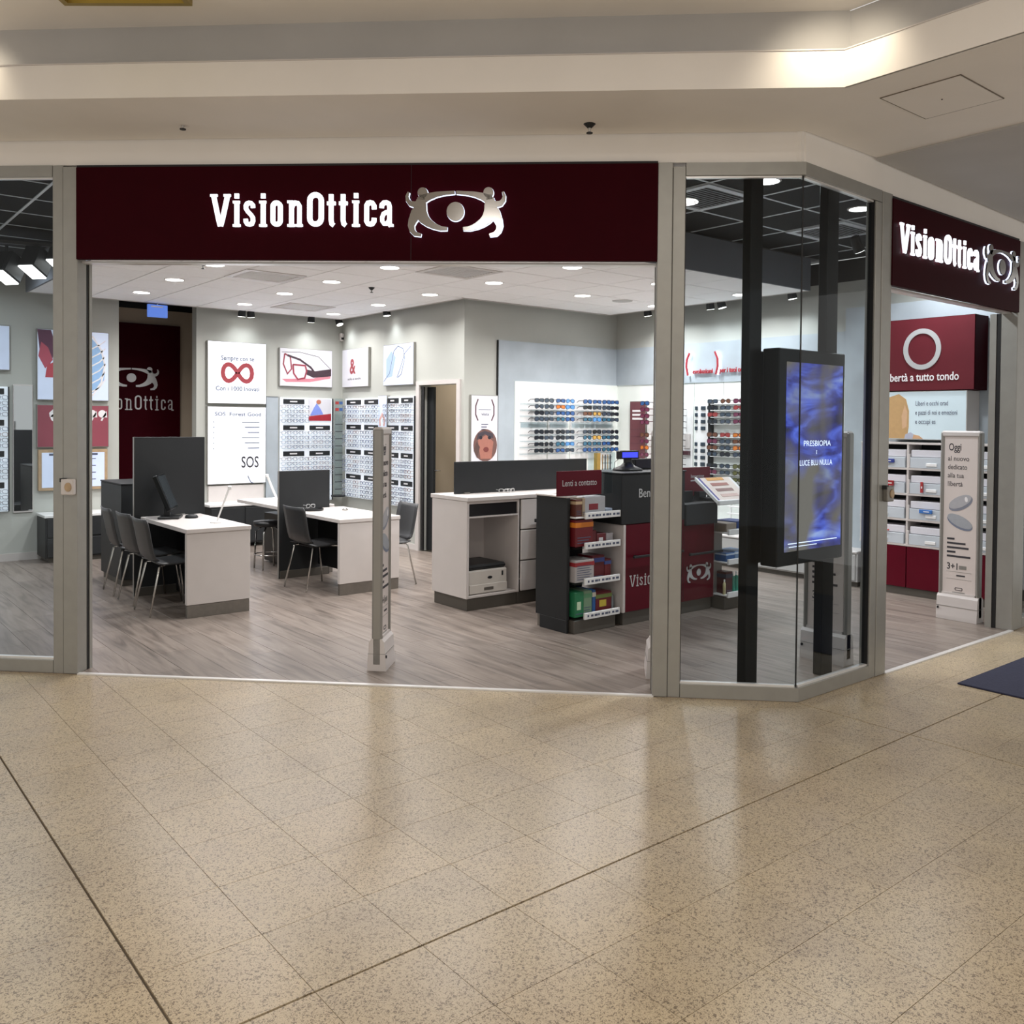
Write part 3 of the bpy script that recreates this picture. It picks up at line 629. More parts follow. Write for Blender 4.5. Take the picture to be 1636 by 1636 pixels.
def track_spot(loc, aim, label, s=1.0, power=22, group='small spotlights below the white ceiling edge', boxy=False):
    t = thing('spotlight', label, 'spotlight', loc, 0, group)
    dv = Vector(aim) - Vector(loc); q = dv.to_track_quat('Z', 'X')
    def rot(mb): mb.v = [tuple(q @ Vector(p)) for p in mb.v]; return mb
    if boxy:
        rot(MB().bbox(-.09 * s, .09 * s, -.07 * s, .07 * s, -.14 * s, .05 * s, .02)).build('housing', 'dark', t); rot(MB().box(-.08 * s, .08 * s, -.06 * s, .06 * s, .045 * s, .053 * s)).build('lens', 'led', t)
        MB().tube([(0, 0, .0), (0, 0, .20 * s)], .014).build('stem', 'dark', t)
    else:
        rot(MB().lathe([(.02 * s, -.11 * s), (.042 * s, -.10 * s), (.05 * s, .04 * s)], 16)).build('housing', 'dark', t); rot(MB().lathe([(.044 * s, .036 * s), (.044 * s, .043 * s)], 16)).build('lens', 'led', t)
        MB().tube([(0, 0, 0), (0, 0, .09 * s)], .008).build('stem', 'dark', t)
    e = Vector(loc) + dv.normalized() * (.07 * s + .02)
    spot_lamp('spotlight_beam', e, aim, power * .5, 120, 1.0, COOL, .08)
LB = 'small black spotlight below the white ceiling edge, '
track_spot((4.58, 11.12, 2.97), (4.58, 11.3, 1.9), LB + 'above the lit infinity poster', power=9)
track_spot((4.70, 11.12, 2.97), (4.9, 11.3, 1.6), LB + 'second above the lit infinity poster', power=9)
track_spot((5.55, 11.12, 2.97), (5.6, 11.3, 1.9), LB + 'above the red glasses picture', power=14)
track_spot((5.98, 11.14, 2.97), (6.12, 10.7, 1.9), LB + 'in the corner of the two poster walls', power=14)
track_spot((5.99, 9.9, 2.99), (6.12, 9.8, 1.7), LB + 'above the blue sketch picture', power=14)
track_spot((8.36, 7.6, 2.98), (8.63, 7.6, 1.6), LB + 'above the brown display panel', power=10)
track_spot((8.40, 6.66, 2.98), (8.63, 6.7, 1.7), LB + 'above the lit bracket sign', power=15)
track_spot((8.40, 6.50, 2.98), (8.63, 6.2, 1.5), LB + 'second above the lit bracket sign', power=15)
track_spot((8.40, 5.57, 2.99), (8.63, 5.4, 1.5), LB + 'at the outer corner of the ceiling', power=15)
track_spot((7.5, 4.3, 3.2), (8.3, 4.1, 1.7), 'black spotlight under the dark ceiling facing the burgundy wall panel', power=20)
GL = 'large spotlights behind the left window'
track_spot((1.62, 9.4, 2.95), (1.0, 9.0, 1.6), 'large black box spotlight, lower one behind the left window', 1.25, 30, GL, True)
track_spot((1.84, 9.35, 3.02), (1.3, 8.95, 1.7), 'large black box spotlight, upper one behind the left window', 1.25, 30, GL, True)
track_spot((2.06, 9.3, 3.10), (1.6, 8.9, 1.8), 'large black box spotlight half hidden by the left door post', 1.25, 26, GL, True)
t = thing('light_track', 'short dark lamp track holding the large spotlights', 'track', (0, 0, 0)); MB().tube([(1.2, 9.5, 3.24), (2.4, 9.2, 3.24)], .03, 6).build('rail', 'darker', t); MB().tube([(1.4, 9.45, 3.24), (1.4, 9.45, 3.335)], .012, 6).build('hanger', 'darker', t); MB().tube([(2.2, 9.25, 3.24), (2.2, 9.25, 3.335)], .012, 6).build('hanger', 'darker', t)

# ------------------------------------------------------------------ pictures on the walls
def board(name, label, cat, loc, rz, w, hgt, depth, face, frame='alu', rim=.008, group=None):
    """framed board hanging on a wall: origin at the lower middle of its back, facing local -y"""
    t = thing(name, label, cat, loc, rz, group)
    MB().bbox(-w / 2, w / 2, -depth, 0, 0, hgt, .003).build('frame', frame, t)
    MB().box(-w / 2 + rim, w / 2 - rim, -depth - .003, -depth + .001, rim, hgt - rim).build('face', face, t)
    return t
YA = 11.3; XB = 6.12; RB = R(90)          # boards on wall B face -x : local x runs along -y
def onA(x): return (x, YA, 0)
# left wall
t = board('poster', 'plain pale blue poster cut by the left edge of the photo', 'poster', (1.55, YA, 2.13), 0, .84, .50, .04, 'lightbox_soft')
t = board('poster', 'lit poster of a red and blue flower above the quotation sign', 'poster', (2.62, YA, 1.81), 0, .77, .81, .05, 'lightbox_soft')
D = -.054
b = MB().plate([(-.38, .80), (-.24, .80), (-.18, .60), (-.26, .38), (-.35, .52)], D, D + .002); b.build('print', tinted((96, 52, 80)), t)
MB().plate([(-.34, .66), (-.27, .60), (-.22, .46), (-.30, .36), (-.37, .50)], D - .001, D + .001).build('print', tinted((186, 84, 104)), t)
MB().plate([(-.30, .26), (-.12, .26), (-.06, .36), (-.16, .46), (-.28, .40)], D - .002, D).build('print', tinted((190, 74, 88)), t)
MB().plate([(-.06, .36), (.02, .62), (-.02, .70), (-.12, .56), (-.14, .44)], D - .002, D).build('print', 'ink_white', t)
MB().plate([(.10, .06), (.22, .10), (.33, .24), (.345, .44), (.30, .62), (.18, .74), (.10, .74)], D, D + .002).build('print', tinted((150, 190, 234)), t)
for k in range(6):
    MB().ribbon([(.18, .10 + .1 * k), (.28, .16 + .1 * k), (.345, .26 + .09 * k)], .014, D - .002, D).build('print', 'ink_white', t)
MB().ribbon([(.20, .76), (.30, .60), (.34, .42), (.30, .22), (.20, .06)], .02, D - .002, D).build('print', 'ink_white', t)
MB().ribbon([(-.20, .02), (-.16, .14), (-.10, .24)], .03, D - .001, D + .001).build('print', tinted((120, 160, 215)), t)
MB().ribbon([(-.10, .02), (-.14, .12)], .02, D - .001, D + .001).build('print', tinted((120, 160, 215)), t)
t = board('poster', 'rose red sign with white quotation marks below the flower poster', 'sign', (2.62, YA, 1.27), 0, .77, .49, .045, 'rose')
D = -.049
for x in (-.20, -.08, .20, .31):
    s = 1 if x < .1 else -1
    MB().disc(x, .36 + (.03 if s < 0 else -.02), .045, .045, D - .001, D + .002, 16).ribbon([(x - .03 * s, .35, .05), (x - .035 * s, .39, .045), (x + .01 * s, .45 if s > 0 else .31, .02)], None, D - .001, D + .002).build('quote_mark', 'ink_white', t)
for k in range(5): text('lettering', ['LIBERI', 'DI VED', 'TUTTI', 'I TUOI', 'OCCHI'][k], 'ink_white', t, -.17, .245 - .045 * k, .028, .20 + .02 * (k % 2), D, .001)
for k in range(3): text('lettering', ['SI', 'OGGI', 'QUI'][k], 'ink_white', t, .12, .215 - .055 * k, .03, None, D, .001)
t = board('notice_board', 'white notice board in a pale wood frame below the quotation sign', 'board', (2.62, YA, .775), 0, .74, .47, .045, 'lightbox_soft', 'wood', .035)
for k in range(4):
    MB().box(-.10 - .08, .02, D, D + .002, .36 - .075 * k, .375 - .075 * k).build('print', 'ink_blue', t); MB().box(.15, .24, D, D + .002, .355 - .08 * k, .365 - .08 * k).build('print', 'ink_blue', t)
MB().box(-.26, .26, D, D + .002, .40, .425).build('print', 'ink_blue', t)
t = thing('mirror', 'tall narrow wall mirror beside the left frame rack', 'mirror', (2.10, YA, .54)); MB().bbox(-.10, .10, -.02, 0, 0, 1.44, .003).build('backing', 'white', t); MB().box(-.093, .093, -.024, -.019, .02, 1.425).build('glass', 'mirror', t)
t = thing('side_cabinet', 'low charcoal side cabinet under the wood framed notice board', 'cabinet', (2.68, 11.07, 0))
MB().bbox(-.44, .44, -.20, .21, .05, .50, .004).build('body', 'dark', t); MB().bbox(-.45, .45, -.21, .215, .50, .53, .004).build('top', 'white_gloss', t)
for x in (-.215, .215):
    for z0 in (.065, .285): MB().bbox(x - .205, x + .205, -.214, -.20, z0, z0 + .205, .003).build('drawer', 'dark', t)
MB().box(-.40, .40, -.17, .2, 0, .05).build('plinth', 'plinth', t)
# alcove banner, exit sign
t = board('banner', 'tall burgundy shop banner hanging in the dark alcove', 'banner', (3.62, 12.28, .30), 0, 1.12, 2.56, .04, 'burgundy', 'darker', .004)
D = -.044
word_vision(t, -.62 + .0, .47, 1.42, .19, D - .003, D + .001, 'silver_print', .62)
logo(t, -.075, 1.84, .72, D - .003, D + .001, 'silver_print', .31)
t = thing('exit_sign', 'small lit blue sign box hanging in front of the alcove', 'sign', (3.50, 11.05, 2.825))
MB().bbox(-.115, .115, -.02, .02, 0, .15, .004).build('box', mat('lit blue sign', (96, 134, 226), .4, emit=.55, var=.04), t); MB().tube([(0, 0, .15), (0, 0, .20)], .008).build('hanger', 'chrome', t); MB().box(-.08, .06, -.024, -.019, .118, .132).build('print', 'ink_white', t)
# wall A
t = board('lit_poster', 'lit white poster with a red infinity sign', 'poster', (4.572, YA, 1.81), 0, .785, .80, .06, 'lightbox')
D = -.064
pts = [(.195 * math.cos(a) / (1 + math.sin(a) ** 2) , .40 + .24 * math.sin(a) * math.cos(a) / (1 + math.sin(a) ** 2)) for a in [2 * math.pi * k / 40 for k in range(40)]]
pts = [(x * 1.0, .40 + (z - .40) * 1.25) for x, z in pts]
MB().ribbon(pts[10:31], .055, D - .002, D + .001).ribbon(pts[30:] + pts[:11], .055, D - .004, D + .001).build('infinity_sign', 'ink_red', t)
text('lettering', 'Sempre con te', 'ink_blue', t, -.22, .56, .062, .44, D - .001, .002, bold=.012); text('lettering', 'Con i 1000 Inovati', 'ink_blue', t, -.29, .17, .06, .58, D - .001, .002, bold=.012)
t = board('lit_poster', 'lit white poster with SOS lettering below the infinity poster', 'poster', (4.572, YA, .775), 0, .785, 1.0, .06, 'lightbox')
text('lettering', 'SOS  Forest Good', 'ink_blue', t, -.30, .88, .05, .62, D - .001, .002, bold=.012)
for k in range(6):
    MB().disc(-.31, .80 - .068 * k, .008, .008, D - .001, D + .002, 8).build('bullet', 'ink_blue', t); MB().box(.06 + .04 * (k % 3), .30, D - .001, D + .001, .795 - .068 * k, .807 - .068 * k).build('print', 'ink_blue', t)
text('lettering', 'SOS', 'ink', t, .05, .21, .15, .235, D - .001, .002, bold=.012)
MB().ribbon([(.14, .10), (.18, .02), (.22, -.0)], .012, D - .001, D + .001).build('print', 'ink_blue', t)
box('base', 'white', -.37, .37, -.045, 0, -.30, -.02, t)
struct(box('trim_11', 'concrete', 4.98, 5.15, 11.27, 11.3, .55, 1.92)); struct(box('trim_12', 'wall', 4.97, 5.165, 11.26, 11.3, 1.92, 1.95))
t = board('picture', 'framed picture of red eyeglasses on a grey ground', 'picture', (5.555, YA, 2.06), 0, .785, .52, .035, 'poster')
D = -.039; DR = tinted((150, 60, 76)); DK = tinted((66, 48, 58)); PK = tinted((208, 132, 146))
MB().plate([(-.36, .10), (.10, .12), (.36, .20), (.36, .13), (.05, .07), (-.30, .06)], D, D + .002).build('print', PK, t)
MB().plate([(0, .24), (.12, .22), (.37, .26), (.37, .16), (.10, .13), (.0, .17)], D - .001, D + .001).build('print', DK, t)
MB().ribbon([(-.32, .44), (-.34, .30), (-.28, .17), (-.22, .24), (-.24, .40), (-.32, .44)], .018, D - .002, D).build('print', DR, t)
MB().ribbon([(-.20, .30), (-.19, .18), (-.13, .10), (-.03, .12), (.0, .22), (-.02, .29), (-.20, .30)], .022, D - .002, D).build('print', DR, t)
MB().ribbon([(-.28, .42), (-.10, .37), (.06, .27), (.12, .20), (.30, .17), (.36, .20)], .026, D - .003, D - .001).build('print', DK, t)
MB().ribbon([(-.36, .46), (-.10, .47), (.18, .42), (.36, .26)], .006, D - .001, D + .001).build('print', DK, t)
# wall B (x = 6.12): boards turned to face -x
t = board('picture', 'small white picture with a red ampersand in the wall corner', 'picture', (XB, 10.865, 2.065), RB * -1 + R(0), .72, .53, .04, 'poster')
text('lettering', '&', 'ink_red', t, -.14, .19, .21, .16, -.044, .002, bold=.02); text('lettering', 'sole e occhi', 'ink', t, -.20, .10, .035, .36, -.044, .001)
t = board('picture', 'small pale blue picture of thin sketched lines beside the ampersand', 'picture', (XB, 9.76, 2.06), -RB, .72, .53, .04, 'lightbox_soft')
MB().ribbon([(-.34, .06), (-.20, .16), (-.10, .44), (0, .50), (.12, .46), (.16, .34), (.08, .14), (.0, .10)], .008, -.045, -.042).build('print', 'ink_blue', t)
MB().ribbon([(.30, .48), (.16, .40), (.06, .22), (-.02, .10)], .006, -.046, -.043).build('print', 'ink_blue', t)
MB().plate([(-.28, .1), (-.14, .12), (-.06, .36), (-.16, .44), (-.28, .34)], -.0445, -.042).build('print', tinted((172, 196, 232)), t)
t = thing('wall_sensor', 'small white alarm sensor high in the corner of the poster walls', 'sensor', (XB - .03, 11.27, 2.72)); MB().bbox(-.03, .03, -.03, .03, 0, .11, .01).build('case', 'ped', t); MB().box(-.02, .02, -.033, -.029, .02, .05).build('lens', 'dark', t)

# ------------------------------------------------------------------ eyeglasses
def lens_outline(cx, cz, rx, rz, n=10, sq=0.7):
    o = []
    for k in range(n):
        a = 2 * math.pi * (k + .5) / n; c, s2 = math.cos(a), math.sin(a)
        o.append((cx + rx * math.copysign(abs(c) ** sq, c), cz + rz * math.copysign(abs(s2) ** sq, s2) - (0.006 if c * cx > 0 and s2 < 0 else 0)))
    return o
GM = {}
def shades_mesh(kind, fm, lm):
    """three shared meshes: frame with temples, two lenses ; local x along the wall, -y towards the viewer"""
    key = (kind, fm, lm)
    if key in GM: return GM[key]
    rx, rz, sq = {'square': (.031, .021, .55), 'round': (.028, .024, 1.0), 'pilot': (.032, .025, .8)}[kind]
    f = MB()
    for s in (-1, 1): f.ribbon([(x, z) for x, z in lens_outline(s * .036, 0, rx, rz, 12, sq)], .006, -.004, .004, True)
    f.ribbon([(-.008, .008), (0, .012), (.008, .008)], .006, -.004, .003)
    for s in (-1, 1): f.box(s * .068 - .002, s * .068 + .002, -.002, .085, .004, .012).add([(s * .068 - .002, .085, .004), (s * .068 + .002, .085, .004), (s * .068 + .002, .12, -.018), (s * .068 - .002, .12, -.018), (s * .068 - .002, .085, .012), (s * .068 + .002, .085, .012), (s * .068 + .002, .12, -.010), (s * .068 - .002, .12, -.010)], [(0, 1, 2, 3), (4, 7, 6, 5), (0, 4, 5, 1), (2, 6, 7, 3), (0, 3, 7, 4), (1, 5, 6, 2)])
    fme = f.mesh('frame'); fme.materials.append(tinted(fm, .3, 'frame'))
    ls = []
    for s in (-1, 1):
        q = MB().plate(lens_outline(s * .036, 0, rx, rz, 12, sq), -.0015, .0015).mesh('lens'); q.materials.append(tinted(lm, .12, 'lens')); ls.append(q)
    GM[key] = (fme, ls); return GM[key]
def shades(loc, rz, label, kind, fm, lm, group):
    fme, ls = shades_mesh(kind, fm, lm)
    t = thing('sunglasses', label, 'sunglasses', loc, rz, group); link('frame', fme, t)
    for q in ls: link('lens', q, t)
    t.scale = (1.06, 1.0, .95)
    return t
CLRS = {'black': ((24, 26, 30), (34, 40, 48)), 'blue': ((30, 40, 66), (52, 92, 150)), 'grey': ((40, 46, 54), (64, 76, 90)), 'teal': ((30, 46, 60), (54, 104, 130)), 'brown': ((70, 44, 36), (108, 70, 52)),
        'orange': ((120, 62, 30), (206, 120, 50)), 'red': ((128, 34, 38), (150, 62, 60)), 'amber': ((96, 70, 36), (200, 160, 84)), 'sky': ((40, 92, 150), (92, 150, 206)), 'plum': ((74, 30, 52), (110, 52, 76)), 'olive': ((60, 60, 34), (98, 100, 62))}
NAMES = {'sky': 'sky blue', 'plum': 'plum'}
# back panels on the sunglasses wall
YS = 8.39
pn = root('trim_13'); MB().box(6.60, 8.61, YS - .03, YS, 0.0, 2.58).build('concrete_panel', 'concrete', pn); MB().box(6.595, 6.602, YS - .032, YS, 0, 2.58).build('panel_edge', 'darker', pn)
MB().box(6.85, 8.61, YS - .045, YS - .03, .5, 2.10).build('white_panel', 'white_panel', pn)
for nm, a, b2, lab in (('display_rack', 6.90, 7.35, 'white sunglasses rack on the back wall, nearest the round printed poster'), ('display_rack', 7.37, 7.70, 'white sunglasses rack on the back wall, the narrow middle one'), ('display_rack', 7.75, 8.50, 'white sunglasses rack on the back wall, the wide one next to the corner')):
    t = thing(nm, lab, 'rack', ((a + b2) / 2, YS - .045, 1.14)); w = (b2 - a) / 2
    MB().bbox(-w, w, -.012, 0, 0, .79, .003).build('back_plate', 'white_gloss', t)
    for z in (.72, .645, .57, .495, .34, .265, .19, .11): MB().bbox(-w + .01, w - .01, -.03, -.012, z - .036, z - .026, .002).build('ledge', 'acryl', t)
    MB().bbox(-w + .02, w - .02, -.045, -.02, .40, .455, .002).build('acrylic_band', 'acryl', t)
COLX = [7.11, 7.27, 7.46, 7.62, 7.92, 8.09, 8.26, 8.41]; ROWZ = [1.875, 1.80, 1.722, 1.648, 1.492, 1.42, 1.342, 1.264]
PAL = [['grey', 'grey', 'blue', 'sky', 'blue', 'blue', 'blue', 'blue'], ['grey', 'grey', 'orange', 'sky', 'black', 'grey', 'grey', 'black'], ['black', 'grey', 'blue', 'blue', 'brown', 'amber', 'grey', 'black'], ['grey', 'grey', 'teal', 'blue', 'teal', 'sky', 'teal', 'grey'],
       ['black', 'black', 'black', 'grey', 'grey', 'black', 'grey', 'black'], ['black', 'grey', 'black', 'grey', 'teal', 'amber', 'teal', 'grey'], ['black', 'black', 'teal', 'sky', 'teal', 'teal', 'blue', 'black'], ['black', 'black', 'blue', 'grey', 'blue', 'blue', 'teal', 'blue']]
KN = ['square', 'pilot', 'square', 'round', 'pilot', 'square', 'pilot', 'square']
for r, z in enumerate(ROWZ):
    for c, x in enumerate(COLX):
        cn = PAL[r][c]; shades((x, YS - .19, z), 0, '%s sunglasses, %s row from the top of the back wall racks, %s along' % (NAMES.get(cn, cn), ORD[r], ORD[c]), KN[(r * 3 + c) % 8], *CLRS[cn], 'sunglasses on the back wall racks')
# clear spectacles: one light mesh each
def specs_mesh(key, rgb, s=1.0):
    if key in GM: return GM[key]
    f = MB()
    for sd in (-1, 1): f.ribbon(lens_outline(sd * .036 * s, 0, .029 * s, .020 * s, 8, .7), .005 * s, -.003, .003, True)
    f.ribbon([(-.008 * s, .006 * s), (.008 * s, .006 * s)], .004 * s, -.003, .003)
    for sd in (-1, 1): f.box(sd * .067 * s - .0015, sd * .067 * s + .0015, -.002, .05, .003, .009)
    me = f.mesh('eyeglasses'); me.materials.append(tinted(rgb, .3, 'frame')); GM[key] = me; return me
SPC = [specs_mesh('s%d' % i, c) for i, c in enumerate([(120, 124, 134), (146, 152, 166), (160, 146, 144), (132, 140, 160), (176, 180, 188)])]
def specs(loc, rz, label, group):
    o = link('eyeglasses', random.choice(SPC), None, loc, rz); tag(o, label, 'eyeglasses', group); return o
# printed poster beside the concrete panel
t = board('poster', 'narrow poster with brackets and a round printed portrait beside the sunglasses', 'poster', (6.40, YS, 1.13), 0, .40, .79, .03, 'poster')
D = -.034
for s in (-1, 1): MB().ribbon([(s * .10, .74), (s * .135, .66), (s * .135, .56), (s * .10, .49)], .014, D - .002, D + .001).build('bracket', tinted((84, 44, 56)), t)
MB().disc(.01, .20, .175, .19, D - .001, D + .001, 28).build('portrait_disc', tinted((116, 84, 78)), t)
MB().plate([(-.06, .04), (.10, .04), (.13, .24), (.02, .32), (-.10, .26)], D - .002, D).build('print', tinted((168, 112, 98)), t); MB().plate([(-.12, .26), (0, .33), (.13, .28), (.12, .34), (0, .37), (-.10, .34)], D - .003, D - .001).build('print', tinted((70, 62, 70)), t)
for x in (-.06, .07): MB().disc(x, .29, .025, .02, D - .004, D - .002, 12).build('print', tinted((40, 38, 48)), t)
MB().disc(.02, .15, .04, .03, D - .004, D - .002, 12).build('print', tinted((120, 60, 56)), t); MB().plate([(-.16, .14), (-.11, .05), (-.07, .18), (-.12, .24)], D - .003, D - .001).build('print', tinted((92, 70, 66)), t)
for k in range(3): MB().box(-.05, .05 - .02 * k, D - .001, D + .001, .44 - .03 * k, .45 - .03 * k).build('print', 'ink_blue', t)
MB().box(-.09, .09, D - .001, D + .001, .615, .62).build('print', 'ink_blue', t); text('lettering', 'vista', 'ink_blue', t, -.05, .55, .035, .11, D, .001)

# ------------------------------------------------------------------ frame racks on the poster walls
def frame_rack(label, loc, rz, w, hgt, cols, rows_per, skip=(), adv=None, percol=5, group='', lab2='', only=None):
    t = thing('frame_rack', label, 'rack', loc, rz)
    MB().bbox(-w / 2, w / 2, -.03, 0, 0, hgt, .004).build('back_plate', mat('lit rack plate', (232, 238, 246), .4, emit=.38, var=.02), t); MB().box(w / 2, w / 2 + .012, -.04, 0, 0, hgt).build('side_edge', 'dark', t)
    nr = len(rows_per); bh = hgt / nr
    ca, sa = math.cos(rz), math.sin(rz)
    for r in range(nr):
        zt = hgt - r * bh; bn2 = ['top', 'second', 'third', 'lowest'][r]
        for c in range(cols):
            cw = w / cols; xc = -w / 2 + cw * (c + .5)
            if (r, c) in skip: continue
            MB().bbox(xc - cw * .40, xc + cw * .40, -.042, -.03, zt - .085, zt - .02, .003).build('name_bar', 'dark', t)
            MB().box(xc - cw * .16, xc + cw * .12, -.0435, -.0415, zt - .062, zt - .044).build('print', 'ink_white', t)
            for k in range(rows_per[r]):
                z = zt - .085 - (bh - .10) * (k + .55) / rows_per[r]
                MB().box(xc - cw * .46, xc + cw * .46, -.05, -.03, z - .026, z - .021).build('ledge', 'acryl', t)
                for i in range(percol):
                    if only and not only(r, c, i): continue
                    lx = xc + cw * .92 * ((i + .5) / percol - .5); ly = -.085
                    specs((loc[0] + ca * lx - sa * ly, loc[1] + sa * lx + ca * ly, loc[2] + z), rz, lab2 + ', %s block, %s row, %s along' % (bn2, ORD[k], ORD[c * percol + i]), group)
    return t
tA = frame_rack('lit frame rack beside the picture of red eyeglasses', (5.565, YA, .50), 0, .77, 1.41, 2, [4, 4, 4, 4], skip={(0, 1)}, percol=4, group='eyeglasses on the rack under the red glasses picture', lab2='eyeglasses under the red glasses picture', only=lambda r, c, i: r < 3)
MB().box(.02, .36, -.044, -.030, 1.10, 1.40).build('picture_card', 'poster', tA); MB().plate([(.02, 1.10), (.36, 1.10), (.36, 1.20), (.02, 1.16)], -.047, -.043).build('print', tinted((168, 40, 52)), tA); MB().plate([(.04, 1.17), (.24, 1.19), (.20, 1.26), (.14, 1.34), (.10, 1.28)], -.048, -.043).build('print', tinted((130, 150, 226)), tA)
MB().disc(.17, 1.36, .035, .03, -.049, -.043, 14).build('print', tinted((190, 120, 96)), tA)
frame_rack('lit frame rack on the door wall, next to the room corner', (XB, 10.66, .55), -RB, .98, 1.36, 2, [4, 4, 4, 4], percol=3, group='eyeglasses on the rack next to the room corner', lab2='eyeglasses on the corner rack')
tB = frame_rack('lit frame rack on the door wall, next to the door', (XB, 9.72, .52), -RB, .66, 1.40, 2, [4, 4, 4, 4], percol=3, group='eyeglasses on the rack next to the door', lab2='eyeglasses on the rack beside the door')
t = board('poster', 'slim white poster of an ear between the two door wall racks', 'poster', (XB, 10.12, 1.52), -RB, .22, .42, .05, 'lightbox_soft')
MB().ribbon([(-.05, .02), (-.06, .10), (0, .17), (.06, .10), (.04, .02)], .035, -.056, -.052).build('print', tinted((222, 178, 168)), t)
frame_rack('lit frame rack at the left wall cut by the photo edge', (1.56, YA, .56), 0, .78, 1.39, 2, [4, 4, 4, 4], percol=3, group='eyeglasses on the left wall rack', lab2='eyeglasses beside the wall mirror', only=lambda r, c, i: c == 1 and i == 2)
t = thing('frame_stand', 'slim clear frame stand in the room corner with red and blue tags', 'stand', (5.99, 11.16, .55)); MB().bbox(-.06, .06, -.01, .01, .02, 1.36, .002).build('panel', 'acryl', t); MB().lathe([(.10, 0), (.10, .02)], 16).build('foot', 'dark', t)
for k, c in enumerate([(176, 60, 60), (72, 104, 160)] * 2): MB().box(-.055 + .06 * (k % 2), -.005 + .06 * (k % 2), -.016, -.010, 1.28 - .09 * (k // 2), 1.32 - .09 * (k // 2)).build('tag', tinted(c), t)
for k in range(10): MB().box(-.055, .055, -.02, -.01, .1 + .1 * k, .11 + .1 * k).build('bar', 'ink', t)

# ------------------------------------------------------------------ desks
def desk(label, x0, x1, y0, y1, hgt, mid=False):
    t = thing('desk', label, 'desk', ((x0 + x1) / 2, (y0 + y1) / 2, 0)); w = (x1 - x0) / 2; l = (y1 - y0) / 2
    MB().bbox(-w - .005, w + .005, -l - .008, l, hgt - .035, hgt, .003).build('tabletop', 'white', t)
    MB().bbox(-w, w, -l, -l + .04, .105, hgt - .037, .003).build('end_panel', 'white', t); MB().bbox(-w + .006, w - .006, -l + .003, -l + .038, 0, .103, .002).build('plinth', 'steel', t)
    mo = w - .06 if mid else .075
    MB().bbox(w - mo - .025, w - mo, -l + .042, l, .12, hgt - .04, .002).build('modesty_panel', 'darker', t)
    if not mid: MB().bbox(-w + .31, w - .11, l - .42, l - .01, .02, hgt - .16, .003).build('drawer_unit', 'darker', t)
    return t
def divider(label, x0, x1, y, z1, z0=0.0, th=.03):
    t = thing('desk_divider', label, 'divider', ((x0 + x1) / 2, y, 0)); w = (x1 - x0) / 2
    MB().bbox(-w, w, -th / 2, th / 2, z0, z1, .003).build('panel', 'dark', t); MB().box(-w - .003, -w, -th / 2, th / 2, z0, z1).build('edge', 'ped_side', t)
    if z0 < .01: MB().bbox(-w + .01, w - .01, -th / 2 - .008, th / 2 + .008, 0, .08, .003).build('foot', 'plinth', t)
    return t
desk('white desk with three chairs beside it, nearest the entrance', 2.507, 3.04, 7.19, 8.36, .72)
divider('tall charcoal divider at the far end of the desk with three chairs', 2.45, 3.09, 8.39, 1.44)
t = thing('back_unit', 'low charcoal unit behind the tall divider next to the first chair', 'unit', (2.62, 9.2, 0)); MB().bbox(-.12, .5, -.25, .45, .06, .97, .004).build('body', 'dark', t); MB().box(-.10, .48, -.23, .43, 0, .06).build('plinth', 'plinth', t); MB().bbox(-.125, .505, -.255, .455, .97, .985, .003).build('top', 'dark', t)
desk('white desk with the black screen panel in the middle of the shop', 3.94, 4.58, 7.31, 8.44, .70, True)
divider('black screen panel on the middle desk reaching down to the floor', 3.875, 4.44, 8.47, 1.09)
t = desk('white desk behind the middle one below the lit SOS poster', 3.93, 4.52, 8.52, 9.65, .72)
